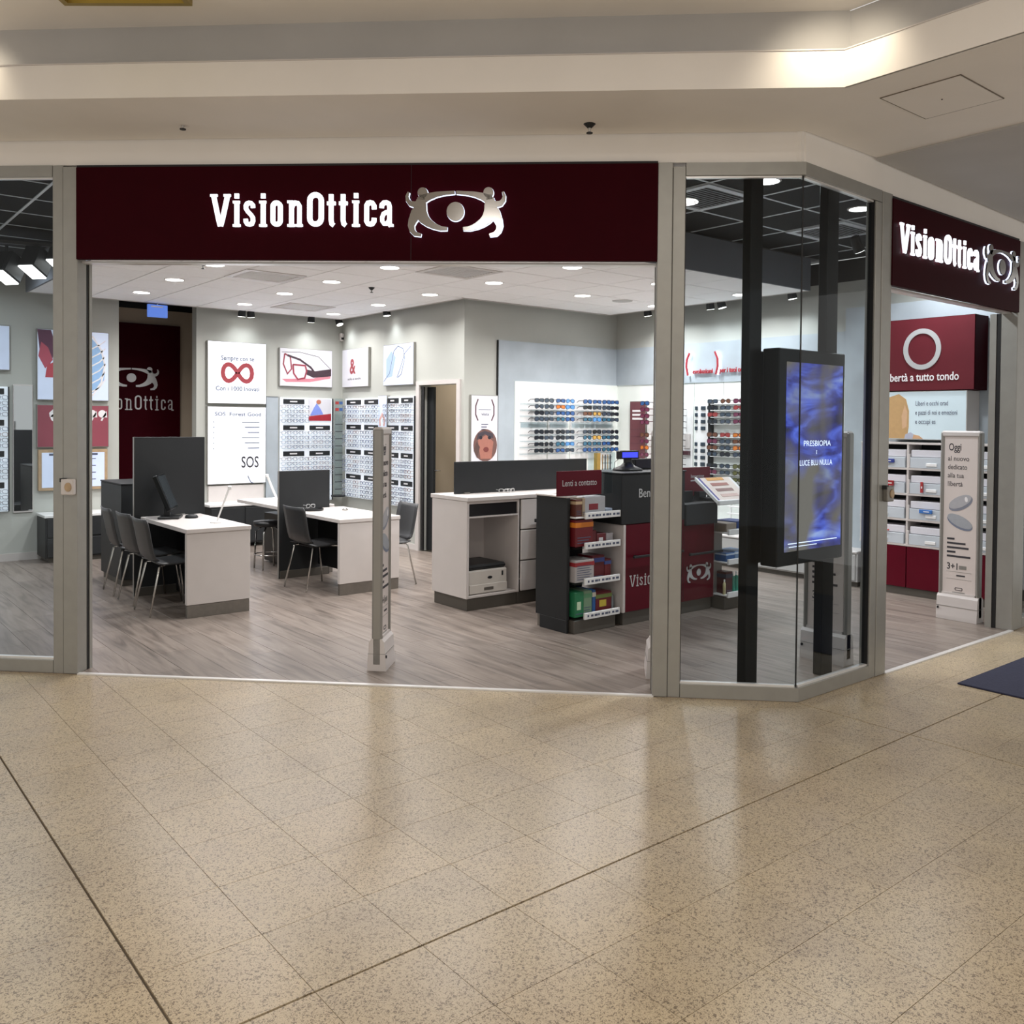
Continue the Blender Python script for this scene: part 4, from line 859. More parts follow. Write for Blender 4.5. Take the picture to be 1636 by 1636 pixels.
# chairs
def make_chair(label):
    t = thing('chair', label, 'chair', (0, 0, 0), 0, 'charcoal shell chairs with steel legs')
    # profile of the shell in x,z ; the chair faces +x
    seat = [(.23, .425), (.20, .437), (.10, .432), (0, .424), (-.10, .424), (-.155, .436)]
    back = [(-.155, .436), (-.185, .462), (-.205, .52), (-.222, .60), (-.236, .68), (-.25, .75), (-.262, .785)]
    def shell(prof, wf, dish):
        mb = MB(); n = 7; top = []; bot = []
        for i, (x, z) in enumerate(prof):
            a = prof[max(i - 1, 0)]; c = prof[min(i + 1, len(prof) - 1)]; tx, tz = c[0] - a[0], c[1] - a[1]; l = math.hypot(tx, tz); nx, nz = tz / l, -tx / l
            for j in range(n):
                q = -1 + 2 * j / (n - 1); y = q * wf(i); d = dish * q * q
                top.append((x - nx * (d - 0.0), y, z - nz * (d - 0.0))); bot.append((x - nx * (d + -.010), y, z - nz * (d - .010)))
        k = len(prof); N = k * n; fs = []
        for i in range(k - 1):
            for j in range(n - 1):
                p = i * n + j; fs += [(p, p + 1, p + n + 1, p + n), (N + p, N + p + n, N + p + n + 1, N + p + 1)]
        for i in range(k - 1):
            p = i * n; fs += [(p, p + n, N + p + n, N + p)]; p = i * n + n - 1; fs += [(p, N + p, N + p + n, p + n)]
        for j in range(n - 1):
            fs += [(j, N + j, N + j + 1, j + 1)]; p = (k - 1) * n + j; fs += [(p, p + 1, N + p + 1, N + p)]
        return mb.add(top + bot, fs)
    shell(seat, lambda i: [.195, .205, .21, .21, .205, .20][i], .008).build('seat', 'chair', t, True)
    shell(back, lambda i: [.20, .20, .198, .198, .20, .198, .185][i], -.018).build('backrest', 'chair', t, True)
    for sx, sy in ((1, 1), (1, -1), (-1, 1), (-1, -1)):
        tx = .14 if sx > 0 else -.12; bx = .20 if sx > 0 else -.215
        MB().tube([(tx - sx * .05, sy * .13, .410), (tx, sy * .165, .408), (tx + sx * .012, sy * .172, .395), (bx, sy * .205, .004)], .0105, 8, .008).build('leg', 'chrome', t, True)
    MB().bbox(-.10, .12, -.14, .14, .400, .415, .004).build('seat_bracket', 'darker', t)
    return t
ch = make_chair('charcoal chair at the first desk, nearest of the three in the row'); ch.location = (2.50, 7.60, 0)
copy_tree(ch, (2.52, 8.13, 0), R(2), 'charcoal chair at the first desk, middle of the three in the row')
copy_tree(ch, (2.53, 8.68, 0), R(-3), 'charcoal chair at the first desk, farthest of the three in the row')
copy_tree(ch, (3.97, 7.85, 0), R(4), 'charcoal chair on the near side of the middle desk with black screen panel')
copy_tree(ch, (4.62, 7.60, 0), R(176), 'charcoal chair facing the middle desk from the door side')
t = thing('stool', 'round black stool with chrome frame under the rear desk', 'stool', (4.06, 9.12, 0))
MB().lathe([(.02, .46), (.15, .465), (.165, .49), (.16, .515), (.02, .52)], 24).build('seat', 'darker', t, True)
for k in range(4):
    a = R(45 + 90 * k); MB().tube([(.07 * math.cos(a), .07 * math.sin(a), .46), (.14 * math.cos(a), .14 * math.sin(a), .40), (.16 * math.cos(a), .16 * math.sin(a), .005)], .010, 8).build('leg', 'chrome', t, True)
MB().tube([(.15 * math.cos(R(k * 30)), .15 * math.sin(R(k * 30)), .16) for k in range(13)], .007, 6).build('foot_ring', 'chrome', t, True)
t = thing('drawer_unit', 'narrow white drawer unit under the rear desk', 'drawers', (4.14, 8.72, 0)); MB().bbox(-.10, .10, -.12, .12, .05, .60, .004).build('body', 'white', t)
for z in (.06, .24, .42): MB().bbox(-.106, -.10, -.11, .11, z, z + .165, .002).build('drawer', 'white_gloss', t)
MB().box(-.09, .09, -.11, .11, 0, .05).build('plinth', 'darker', t)
t = thing('low_cabinet', 'low charcoal cabinet under the lit SOS poster', 'cabinet', (4.52, 11.06, 0)); MB().bbox(-.44, .44, -.19, .2, .05, .52, .004).build('body', 'dark', t); MB().bbox(-.45, .45, -.2, .21, .52, .55, .004).build('top', 'white_gloss', t)
for x in (-.22, .22): MB().bbox(x - .21, x + .21, -.202, -.19, .07, .50, .003).build('door', 'dark', t)
# things on the desks
def monitor(label, loc, rz, w=.36, hgt=.24, tilt=18):
    t = thing('monitor', label, 'monitor', loc, rz)
    MB().bbox(-.11, .11, -.09, .09, 0, .022, .006).build('foot', 'darker', t); MB().bbox(-.025, .025, .0, .05, .02, .17, .006).build('neck', 'darker', t)
    q = Matrix.Rotation(R(-tilt), 3, 'X'); off = Vector((0, -.02, .08))
    def tr(mb): mb.v = [tuple(q @ Vector(p) + off) for p in mb.v]; return mb
    tr(MB().bbox(-w / 2, w / 2, -.02, .02, 0, hgt, .006)).build('housing', 'screen_body', t); tr(MB().box(-w / 2 + .015, w / 2 - .015, -.023, -.0195, .02, hgt - .015)).build('display', tinted((48, 54, 58), .15), t)
monitor('black monitor standing on the desk with three chairs', (2.68, 8.10, .72), R(62), .36, .33, 22)
t = thing('computer_mouse', 'dark computer mouse on the desk with three chairs', 'mouse', (2.84, 8.02, .72), R(20)); MB().lathe([(.055, 0), (.058, .012), (.045, .028), (.015, .036)], 16).build('shell', 'dark', t, True)
MB().tube([(0, .05, .01), (.02, .12, .03), (-.04, .17, .02), (-.1, .14, .006)], .003, 6).build('cable', 'ped_side', t)
t = thing('desk_lamp', 'slim white slanted desk lamp on the nearest desk corner', 'lamp', (2.88, 7.52, .72), R(-20)); MB().lathe([(.055, 0), (.055, .010), (.05, .014)], 20).build('base', 'white_gloss', t)
MB().add([(-.006, -.02, .012), (.006, -.02, .012), (.006, .02, .012), (-.006, .02, .012), (.09, -.025, .29), (.106, -.025, .29), (.106, .025, .29), (.09, .025, .29)], [(0, 3, 2, 1), (4, 5, 6, 7), (0, 1, 5, 4), (1, 2, 6, 5), (2, 3, 7, 6), (3, 0, 4, 7)]).build('arm', 'white_gloss', t); MB().bbox(.088, .122, -.027, .027, .285, .315, .006).build('head', 'white_gloss', t)
t = thing('desk_lamp', 'slim white desk lamp on the rear desk before the SOS poster', 'lamp', (4.30, 9.45, .72), R(0)); MB().lathe([(.06, 0), (.055, .014)], 20).build('base', 'white_gloss', t); MB().tube([(0, 0, .012), (-.05, 0, .12), (-.11, 0, .26)], .012, 6, .014).build('arm', 'white_gloss', t); MB().bbox(-.13, -.10, -.02, .02, .25, .28, .004).build('head', 'white_gloss', t)
t = thing('glasses_tray', 'round black tray before the black screen panel', 'tray', (4.12, 8.22, .70)); MB().lathe([(.10, 0), (.115, .006), (.115, .022), (.105, .022), (.10, .01)], 24).build('dish', 'darker', t)
o = link('eyeglasses', specs_mesh('bright', (196, 196, 196), .8), None, (4.12, 8.25, .745), R(10)); tag(o, 'shiny eyeglasses lying on the round black tray', 'eyeglasses')
t = thing('computer_mouse', 'small grey mouse on the middle desk', 'mouse', (4.40, 8.05, .70)); MB().lathe([(.03, 0), (.032, .008), (.02, .02)], 14).build('shell', 'ped_side', t, True); MB().box(-.002, .002, -.03, 0, .015, .021).build('wheel', 'dark', t)
t = thing('desk_phone', 'dark phone at the far end of the rear desk', 'phone', (4.46, 9.5, .72)); MB().bbox(-.05, .05, -.07, .07, 0, .05, .01).build('base', 'dark', t); MB().bbox(-.02, .02, -.07, .07, .05, .10, .01).build('handset', 'darker', t)

# ------------------------------------------------------------------ white counter with printer
t = thing('counter', 'white counter with an open printer niche and three drawers', 'counter', (0, 0, 0))
MB().bbox(4.455, 6.30, 6.04, 6.60, .93, .965, .003).build('worktop', 'white', t)
MB().bbox(4.46, 4.485, 6.06, 6.58, .105, .928, .002).build('side_panel', 'white', t); MB().bbox(5.022, 5.04, 6.065, 6.58, .105, .928, .002).build('side_panel', 'white', t); MB().bbox(6.26, 6.29, 6.065, 6.58, .105, .928, .002).build('side_panel', 'white', t)
MB().box(4.485, 6.26, 6.56, 6.58, .105, .928).build('back_panel', 'white', t); MB().bbox(4.486, 5.021, 6.065, 6.555, .105, .125, .002).build('bottom_shelf', 'white', t)
MB().bbox(4.487, 5.02, 6.08, 6.54, .80, .905, .002).build('black_drawer', 'darker', t); MB().box(4.486, 5.021, 6.062, 6.55, .787, .80).build('rail', 'white', t); MB().box(4.486, 5.021, 6.062, 6.55, .907, .928).build('rail', 'white', t)
for k in range(3): MB().bbox(5.046, 5.62, 6.045, 6.063, .115 + .272 * k, .115 + .272 * k + .262, .004).build('drawer', 'white', t)
for k in range(3): MB().bbox(5.63, 6.255, 6.045, 6.063, .115 + .272 * k, .115 + .272 * k + .262, .004).build('drawer', 'white', t)
MB().bbox(4.475, 5.02, 6.075, 6.56, 0, .103, .002).build('plinth', 'plinth', t); MB().bbox(5.026, 6.28, 6.075, 6.56, 0, .103, .002).build('plinth', 'plinth', t)
t = thing('counter_screen', 'long charcoal screen panel standing on the white counter', 'screen', (0, 0, .965)); MB().bbox(4.58, 6.18, 6.40, 6.425, 0, .285, .003).build('panel', 'dark', t)
for x in (4.7, 6.05): MB().box(x - .03, x + .03, 6.38, 6.445, 0, .012).build('foot', 'steel', t)
t = thing('printer', 'pale grey printer with dark top inside the counter niche', 'printer', (4.72, 6.30, .125))
MB().bbox(-.215, .215, -.20, .20, 0, .205, .012).build('body', mat('printer plastic', (206, 200, 192), .45, var=.02), t); MB().bbox(-.21, .215, -.19, .20, .205, .25, .02).build('lid', 'darker', t); MB().bbox(-.205, .205, -.212, -.20, .008, .085, .004).build('paper_tray', mat('printer plastic', (206, 200, 192), .45), t)
MB().disc(.02, .135, .025, .012, -.204, -.199, 14).build('badge', 'dark', t); MB().box(-.05, .05, -.215, -.211, .03, .055).build('tray_grip', 'steel', t); MB().box(.15, .165, -.204, -.199, .14, .18).build('button', 'dark', t)
for i, x in enumerate((5.05, 5.13)):
    o = link('eyeglasses', specs_mesh('bright', (196, 196, 196), .8), None, (x, 6.30, .985), R(-10 + 25 * i)); tag(o, 'shiny eyeglasses lying on the white counter, %s one' % ('first' if i == 0 else 'second'), 'eyeglasses')
t = thing('frame_holder', 'clear acrylic frame holder with amber strip at the end of the counter', 'holder', (6.20, 6.22, .965))
for x in (-.12, .13): MB().box(x, x + .006, -.06, .06, 0, .35).build('side', 'acryl', t)
MB().box(-.11, -.03, -.02, -.01, .01, .345).build('amber_strip', tinted((206, 166, 84)), t); MB().bbox(-.13, .145, -.07, .07, 0, .012, .003).build('base', 'acryl', t)
for k in range(4): MB().box(.0 + .035 * k, .008 + .035 * k, -.02, -.01, .012, .33).build('rod', 'ink' if k % 2 else 'wood', t)
for k in range(5): MB().box(-.01, .12, -.03, -.02, .06 + .06 * k, .075 + .06 * k).build('bar', 'acryl', t)

# ------------------------------------------------------------------ contact lens stand
XS0, XS1, YS0, YS1 = 4.60, 5.07, 4.97, 5.33
t = thing('lens_stand', 'charcoal shelf stand for contact lens products beside the burgundy counter', 'stand', (0, 0, 0))
MB().bbox(XS0, XS0 + .03, YS0, YS1, .10, 1.03, .003).build('side_panel', 'dark', t); MB().bbox(XS0 + .02, XS0 + .07, YS0 + .05, YS1, 0, .10, .002).build('foot', 'steel', t); MB().bbox(XS0, XS0 + .018, YS0, YS1 - .05, 0, .10, .002).build('foot', 'dark', t)
MB().bbox(XS0 + .032, XS1 - .14, YS1 - .03, YS1, .10, 1.03, .002).build('back_panel', 'ped', t); MB().bbox(XS1 - .138, XS1, YS1 - .04, YS1, .10, 1.03, .002).build('back_post', 'dark', t)
MB().bbox(XS0 + .034, XS1 + .01, YS0 - .05, YS1 - .05, 0, .10, .004).build('plinth', 'plinth', t); MB().bbox(XS0 - .01, XS0 + .10, YS0, YS1, 1.031, 1.045, .003).build('top', 'white', t)
SZ = [.875, .645, .372, .108]
for z in SZ:
    MB().bbox(XS0 + .034, XS1 + .02, YS0 - .055, YS1 - .042, z, z + .014, .003).build('shelf', 'acryl' if z < .8 else 'white_gloss', t)
    pr = MB().bbox(XS0 + .12, XS1 + .035, YS0 - .075, YS0 - .058, z - .006, z + .045, .003).build('price_rail', 'white_gloss', t)
    for k in range(9): MB().box(XS0 + .15 + .038 * k, XS0 + .166 + .038 * k + .008 * (k % 3), YS0 - .0765, YS0 - .0745, z + .012, z + .028).build('print', 'ink_blue', pr)
t = thing('stand_sign', 'burgundy board reading lens products on top of the charcoal stand', 'sign', (4.735, 4.99, 1.046)); MB().bbox(-.235, .235, -.012, .0, .0, .19, .003).build('board', 'burgundy_door', t)
text('lettering', 'Lenti a contatto', 'silver_print', t, -.185, .075, .05, .36, -.012, .001); MB().box(-.20, .20, .001, .03, 0, .006).build('foot', 'acryl', t); MB().box(.236, .36, -.006, -.002, .0, .19).build('clear_wing', 'acryl', t)
def pack(label, x0, x1, y0, y1, z0, hgt, rgb, band=None, tag2=None, lines=0, group='product boxes on the lens stand'):
    o = thing('product_box', label, 'box', ((x0 + x1) / 2, (y0 + y1) / 2, z0), 0, group); w = (x1 - x0) / 2; l = (y1 - y0) / 2
    MB().bbox(-w, w, -l, l, 0, hgt, .004).build('carton', tinted(tuple(int(v * .84) for v in rgb)), o)
    if band: MB().box(-w * 1.004 - .0008, w * 1.004 + .0008, -l - .0012, l + .0012, hgt * .72, hgt * .90).build('band', tinted(band), o)
    if tag2: MB().box(-w * .55, w * .3, -l - .0016, -l + .001, hgt * .30, hgt * .62).build('print', tinted(tag2), o)
    for k in range(lines): MB().box(-w * .8, w * .7 - w * .2 * (k % 2), -l - .0016, -l + .001, hgt * (.12 + .1 * k), hgt * (.15 + .1 * k)).build('print', 'ink_blue', o)
    return o
z = SZ[0] + .014; f = YS0 - .045
pack('brown and cream carton at the left of the top shelf', 4.645, 4.71, f, f + .16, z, .13, (112, 58, 46), (196, 170, 136), lines=3)
pack('slim cream carton next to the brown one on the top shelf', 4.714, 4.745, f, f + .16, z, .14, (196, 176, 150), lines=2)
pack('wide white carton with a red bottle print on the top shelf', 4.75, 4.98, f + .02, f + .14, z, .145, (206, 206, 212), None, (130, 40, 52), lines=1)
pack('small pale lens case pack at the end of the top shelf', 4.985, 5.06, f + .02, f + .09, z, .045, (176, 190, 210), lines=1)
z = SZ[1] + .014
pack('tall dark red carton with orange band on the second shelf', 4.645, 4.83, f, f + .18, z, .205, (124, 22, 34), (222, 130, 40), lines=3)
pack('small dark red pot box on the second shelf', 4.835, 4.885, f + .02, f + .1, z, .115, (110, 26, 36), lines=1)
pack('low dark red carton with white print on the second shelf', 4.89, 4.99, f + .02, f + .12, z, .085, (118, 34, 44), None, (220, 220, 224))
pack('low pale carton at the end of the second shelf', 4.995, 5.07, f + .02, f + .1, z, .08, (196, 190, 194), lines=2)
z = SZ[2] + .014
pack('white multi pack with red lid band on the third shelf', 4.645, 4.845, f, f + .2, z, .17, (206, 200, 200), (150, 40, 46), lines=7)
pack('dark red carton with blue tape on the third shelf', 4.855, 4.985, f + .03, f + .2, z, .185, (112, 22, 34), (58, 74, 146), lines=1)
pack('small dark red carton at the end of the third shelf', 4.99, 5.06, f + .03, f + .15, z, .15, (124, 28, 38), (70, 90, 160))
z = SZ[3] + .014
pack('bright green carton at the left of the bottom shelf', 4.645, 4.74, f, f + .2, z, .19, (44, 140, 92), None, (200, 220, 190), lines=1)
pack('pale green carton on the bottom shelf', 4.744, 4.835, f + .01, f + .2, z, .19, (142, 176, 142), (96, 150, 112), lines=3)
pack('blue and white carton on the bottom shelf', 4.84, 4.875, f + .01, f + .2, z, .19, (44, 100, 172), (214, 208, 196), lines=1)
pack('dark red carton with green and yellow top on the bottom shelf', 4.885, 5.06, f + .02, f + .2, z, .16, (122, 26, 36), (120, 140, 70), (196, 176, 64))
pack('small grey bottle carton at the end of the bottom shelf', 5.063, 5.085, f + .02, f + .08, z, .13, (150, 160, 164), lines=1)

# ------------------------------------------------------------------ burgundy reception counter
t = thing('reception_counter', 'burgundy reception counter with silver lettering and charcoal top', 'counter', (0, 0, 0))
YF = 4.89
MB().bbox(5.155, 6.26, YF, YF + .60, .105, .80, .003).build('body', 'burgundy_door', t); MB().bbox(5.125, 5.153, YF - .005, YF + .60, .105, .80, .003).build('side_panel', 'ped', t); MB().bbox(5.15, 6.25, YF + .02, YF + .58, 0, .103, .002).build('plinth', 'plinth', t)
MB().bbox(5.10, 5.86, YF - .005, YF + .42, .802, 1.20, .004).build('high_top', 'dark', t); MB().bbox(5.862, 6.28, YF - .02, YF + .60, .745, .925, .004).build('low_top', 'dark', t)
MB().bbox(5.095, 5.87, YF - .012, YF + .43, 1.20, 1.212, .003).build('cover_plate', 'dark', t); MB().bbox(5.866, 6.14, YF + .14, YF + .16, .926, 1.02, .003).build('upstand', 'dark', t)
MB().bbox(5.20, 5.80, YF - .055, YF - .035, .535, .553, .003).build('bag_rail', 'dark', t); MB().bbox(5.88, 6.32, YF - .055, YF - .035, .495, .513, .003).build('bag_rail', 'dark', t)
for x in (5.25, 5.75, 5.93, 6.22): MB().box(x, x + .012, YF - .05, YF, .50 if x > 5.8 else .54, .512 if x > 5.8 else .552).build('rail_bracket', 'dark', t)
MB().box(5.855, 5.859, YF - .001, YF + .01, .11, .79).build('door_gap', 'darker', t)
word_vision(t, 5.20, 5.83, .30, .092, YF - .004, YF + .001, 'silver_print', .62); logo(t, 6.055, .335, .33, YF - .004, YF + .001, 'silver_print', .16)
text('lettering', 'Benvenuti', 'silver_print', t, 5.29, 1.01, .075, .36, YF - .005, .002)
t = thing('customer_display', 'small black till display with blue screen on the reception counter', 'till display', (5.41, 5.12, 1.212), R(-8))
MB().lathe([(.125, 0), (.12, .015), (.06, .04), (.03, .07)], 20).build('foot', 'darker', t, True); MB().bbox(-.035, .035, -.02, .02, .05, .11, .008).build('neck', 'darker', t); MB().bbox(-.10, .10, -.03, .03, .095, .165, .006).build('head', 'darker', t)
MB().box(-.08, .08, -.034, -.029, .108, .152).build('display', mat('lit blue display', (60, 70, 235), .3, emit=.9, var=.02), t); MB().tube([(-.09, 0, .10), (-.135, 0, .07), (-.14, 0, .01)], .004, 6).build('cable', 'ped_side', t)
t = thing('till_monitor', 'black till monitor behind the blue till display', 'monitor', (5.68, 5.20, 1.212)); MB().bbox(-.13, .28, -.02, .02, .0, .09, .004).build('housing', 'darker', t); MB().box(-.11, .26, -.024, -.019, .01, .08).build('panel', tinted((16, 18, 34), .15), t)
# shelf end of the counter with catalogue
t = thing('shelf_end', 'white tray shelves at the far end of the reception counter', 'shelf', (0, 0, 0))
MB().bbox(6.30, 6.40, YF + .20, YF + .30, .10, 1.0, .003).build('post', 'dark', t); MB().bbox(6.285, 6.40, YF + .02, YF + .19, .10, .74, .003).build('back_plate', 'ped_side', t); MB().bbox(6.285, 6.62, YF - .10, YF + .28, 0, .105, .004).build('plinth', 'plinth', t)
for z in (.115, .40, .655):
    s = MB().bbox(6.285, 6.65, YF - .12, YF + .19, z, z + .014, .003).build('shelf', 'white_gloss', t); MB().bbox(6.285, 6.665, YF - .14, YF - .12, z - .008, z + .04, .003).build('price_rail', 'white_gloss', t)
z = .669; G2 = 'product boxes at the end of the reception counter'
pack('row of slim cream leaflets on the upper tray of the counter end', 6.30, 6.44, YF - .10, YF + .1, z, .075, (170, 156, 142), lines=2, group=G2); pack('blue brochure stack on the upper tray of the counter end', 6.445, 6.63, YF - .10, YF + .12, z, .085, (38, 70, 140), lines=1, group=G2)
pack('blue carton on the middle tray of the counter end', 6.30, 6.42, YF - .10, YF + .1, .414, .075, (50, 104, 170), (180, 196, 214), lines=1, group=G2); pack('pale blue carton on the middle tray of the counter end', 6.425, 6.62, YF - .10, YF + .1, .414, .08, (126, 158, 196), (206, 214, 222), group=G2)
pack('dark red bottle carton on the bottom tray of the counter end', 6.33, 6.42, YF - .08, YF + .1, .129, .19, (94, 42, 46), (60, 66, 84), lines=1, group=G2)
for i, x in enumerate((6.46, 6.51, 6.56, 6.61)):
    t = thing('bottle', 'green spray bottle on the bottom tray, %s from the red carton' % ORD[i], 'bottle', (x, YF - .05, .129), 0, 'green bottles at the counter end'); MB().lathe([(.02, 0), (.022, .01), (.022, .12), (.01, .145)], 12).build('body', tinted((58, 146, 124), .2), t, True); MB().lathe([(.011, .145), (.011, .175), (.008, .18)], 10).build('cap', 'white_gloss', t)
t = thing('bottle', 'small cream bottle at the left of the bottom tray', 'bottle', (6.305, YF - .08, .129)); MB().lathe([(.014, 0), (.014, .09), (.006, .11)], 12).build('body', tinted((206, 196, 150), .3), t, True); MB().lathe([(.007, .11), (.007, .13)], 8).build('cap', 'white_gloss', t)
t = thing('brochure_holder', 'slanted white holder with an open eyewear brochure at the counter end', 'holder', (0, 0, 0))
def slab(x0, x1, y0, z0, y1, z1, th):
    return MB().add([(x0, y0, z0), (x1, y0, z0), (x1, y1, z1), (x0, y1, z1), (x0, y0, z0 - th), (x1, y0, z0 - th), (x1, y1, z1 - th), (x0, y1, z1 - th)], [(0, 1, 2, 3), (4, 7, 6, 5), (0, 4, 5, 1), (1, 5, 6, 2), (2, 6, 7, 3), (3, 7, 4, 0)])
slab(6.13, 6.60, YF - .14, .945, YF + .10, 1.13, .02).build('backrest', 'white_gloss', t); MB().bbox(6.12, 6.62, YF - .165, YF - .13, .915, .955, .004).build('lip', 'white_gloss', t); slab(6.11, 6.13, YF - .14, .96, YF + .10, 1.14, .03).build('side', 'white_gloss', t)
slab(6.17, 6.56, YF - .135, .952, YF + .095, 1.131, .003).build('brochure', tinted((222, 208, 200)), t); slab(6.15, 6.17, YF - .135, .952, YF + .095, 1.131, .005).build('brochure_spine', tinted((92, 86, 150)), t)
for k, c in enumerate([(206, 178, 170), (150, 120, 116), (170, 120, 112), (214, 160, 96)]):
    a = .14 + .24 * k; slab(6.24, 6.47, YF - .135 + .23 * a, .955 + .179 * a, YF - .135 + .23 * (a + .12), .955 + .179 * (a + .12), .002).build('print', tinted(c), t)
MB().bbox(6.30, 6.40, YF + .10, YF + .20, .74, .95, .003).build('stem', 'dark', t)
t = thing('stand_sign', 'small burgundy board behind the slanted brochure holder', 'sign', (6.33, 5.16, .93)); MB().bbox(-.20, .19, -.012, 0, .03, .285, .003).build('board', 'burgundy_matt', t); MB().box(-.02, .0, -.004, .0, -.0, .03).build('stem', 'darker', t); text('lettering', 'Innovazione', 'silver_print', t, -.08, .19, .035, .18, -.012, .001); MB().box(-.08, .10, -.0135, -.0115, .16, .172).build('print', 'silver_print', t)
t = thing('rear_counter', 'charcoal rear worktop of the reception counter', 'worktop', (0, 0, 0)); MB().bbox(5.155, 6.15, 5.55, 6.0, .72, .75, .003).build('top', 'dark', t); MB().bbox(5.16, 6.14, 5.60, 5.98, 0, .72, .003).build('base', 'dark', t)

# ------------------------------------------------------------------ east wall
XE = 8.63
pe = root('trim_14'); MB().box(XE - .03, XE, 4.98, 8.36, 2.10, 2.58).build('concrete_panel', 'concrete', pe); MB().box(XE - .02, XE, 5.0, 8.345, .36, 2.10).build('white_panel', 'white_panel', pe)
MB().box(XE - .0215, XE - .019, 6.61, 6.615, 1.9, 2.10).build('panel_joint', 'ped_side', pe); MB().box(XE - .0215, XE - .019, 7.05, 7.053, .4, 2.10).build('panel_joint', 'ped_side', pe)
struct(box('trim_15', 'concrete', XE - .16, XE - .0, 3.36, 4.98, 0, 2.80)); struct(box('trim_16', 'dark', XE - .16, XE, YR + .1, 3.36, 0, 2.80))
t = thing('bracket_sign', 'lit bracket sign with red lettering on the concrete panel', 'sign', (XE - .032, 6.70, 2.10), -RB)
mh = mat('red lacquer letters', (168, 44, 56), .4, var=.03)
for s, x in ((-1, -.40), (1, .0)):
    pts = [(x + s * -.01, .36), (x + s * .03, .28), (x + s * .035, .19), (x + s * .01, .09)]
    MB().ribbon(pts, .018, -.05, -.03).build('bracket', mh, t); MB().ribbon(pts, .026, -.028, -.006).build('bracket_glow', mat('bracket back light', (255, 255, 255), .4, emit=5.0, ecol=(240, 246, 255)), t)
text('lettering', 'evoluzioni', mh, t, -.35, .11, .055, .30, -.02, .012, bold=.02); text('lettering', 'per i tuoi occhi', mh, t, .05, .11, .06, .40, -.02, .012, bold=.02)
t = board('display_poster', 'brown red printed display panel near the corner behind the till', 'panel', (XE - .02, 7.95, 1.10), -RB, .28, .79, .03, tinted((112, 66, 72)))
for k in range(3): MB().box(-.09, .09 - .02 * k, -.036, -.032, .55 + .05 * k, .575 + .05 * k).build('print', 'ink_white', t)
for k in range(5): MB().box(-.10, .10, -.045, -.03, .06 + .09 * k, .066 + .09 * k).build('ledge', 'acryl', t)
t = thing('display_strip', 'gold backed display strip behind the door post', 'rack', (XE - .02, 7.66, 1.10), -RB); MB().bbox(-.14, .14, -.02, 0, 0, .80, .003).build('back_plate', 'white_gloss', t); MB().box(-.02, .14, -.024, -.019, .05, .78).build('gold_face', tinted((214, 186, 110)), t)
for k, z in enumerate([.76, .68, .60, .52, .36, .28, .20, .11]):
    cn = ['blue', 'plum', 'plum', 'plum', 'brown', 'plum', 'orange', 'plum'][k]; shades((XE - .17, 7.72, 1.10 + z), -RB, '%s sunglasses on the gold strip behind the door post, %s from the top' % (cn, ORD[k]), 'round' if k > 4 else 'pilot', *CLRS[cn], 'sunglasses on the gold strip')
t = thing('temple_rack', 'thin spectacle arms rack seen beside the window post', 'rack', (XE - .02, 7.16, .90), -RB); MB().bbox(-.05, .10, -.012, 0, 0, .98, .003).build('back_plate', 'white_gloss', t)
for k in range(12): MB().tube([(0, -.015, .05 + .075 * k), (0, -.10, .055 + .075 * k), (.03, -.17, .045 + .075 * k)], .004, 6).build('arm', 'ink', t)
MB().bbox(-.03, .07, -.03, -.012, .40, .58, .003).build('card', 'white', t); MB().bbox(-.05, .07, -.06, -.012, .32, .37, .003).build('clip', tinted((70, 30, 40)), t)
t = thing('tower_rack', 'tall slim white tower with stacked spectacle cases', 'rack', (XE - .02, 6.86, .62), -RB); MB().bbox(-.10, .11, -.10, 0, 0, 1.25, .012).build('body', 'white_gloss', t); MB().box(.11, .118, -.11, 0, 0, 1.24).build('edge', 'dark', t); MB().bbox(-.10, -.02, -.06, .0, 1.25, 1.32, .02).build('cap', 'white_gloss', t)
for k, z in enumerate([1.17, 1.09, 1.01, .93, .74, .66, .58, .50, .32, .24]):
    for c, x in enumerate((-.07, .02)): MB().bbox(x - .022, x + (.045 if c else .018), -.112, -.10, z - .022, z + .022, .003).build('case', tinted((44, 58, 70), .3), t)
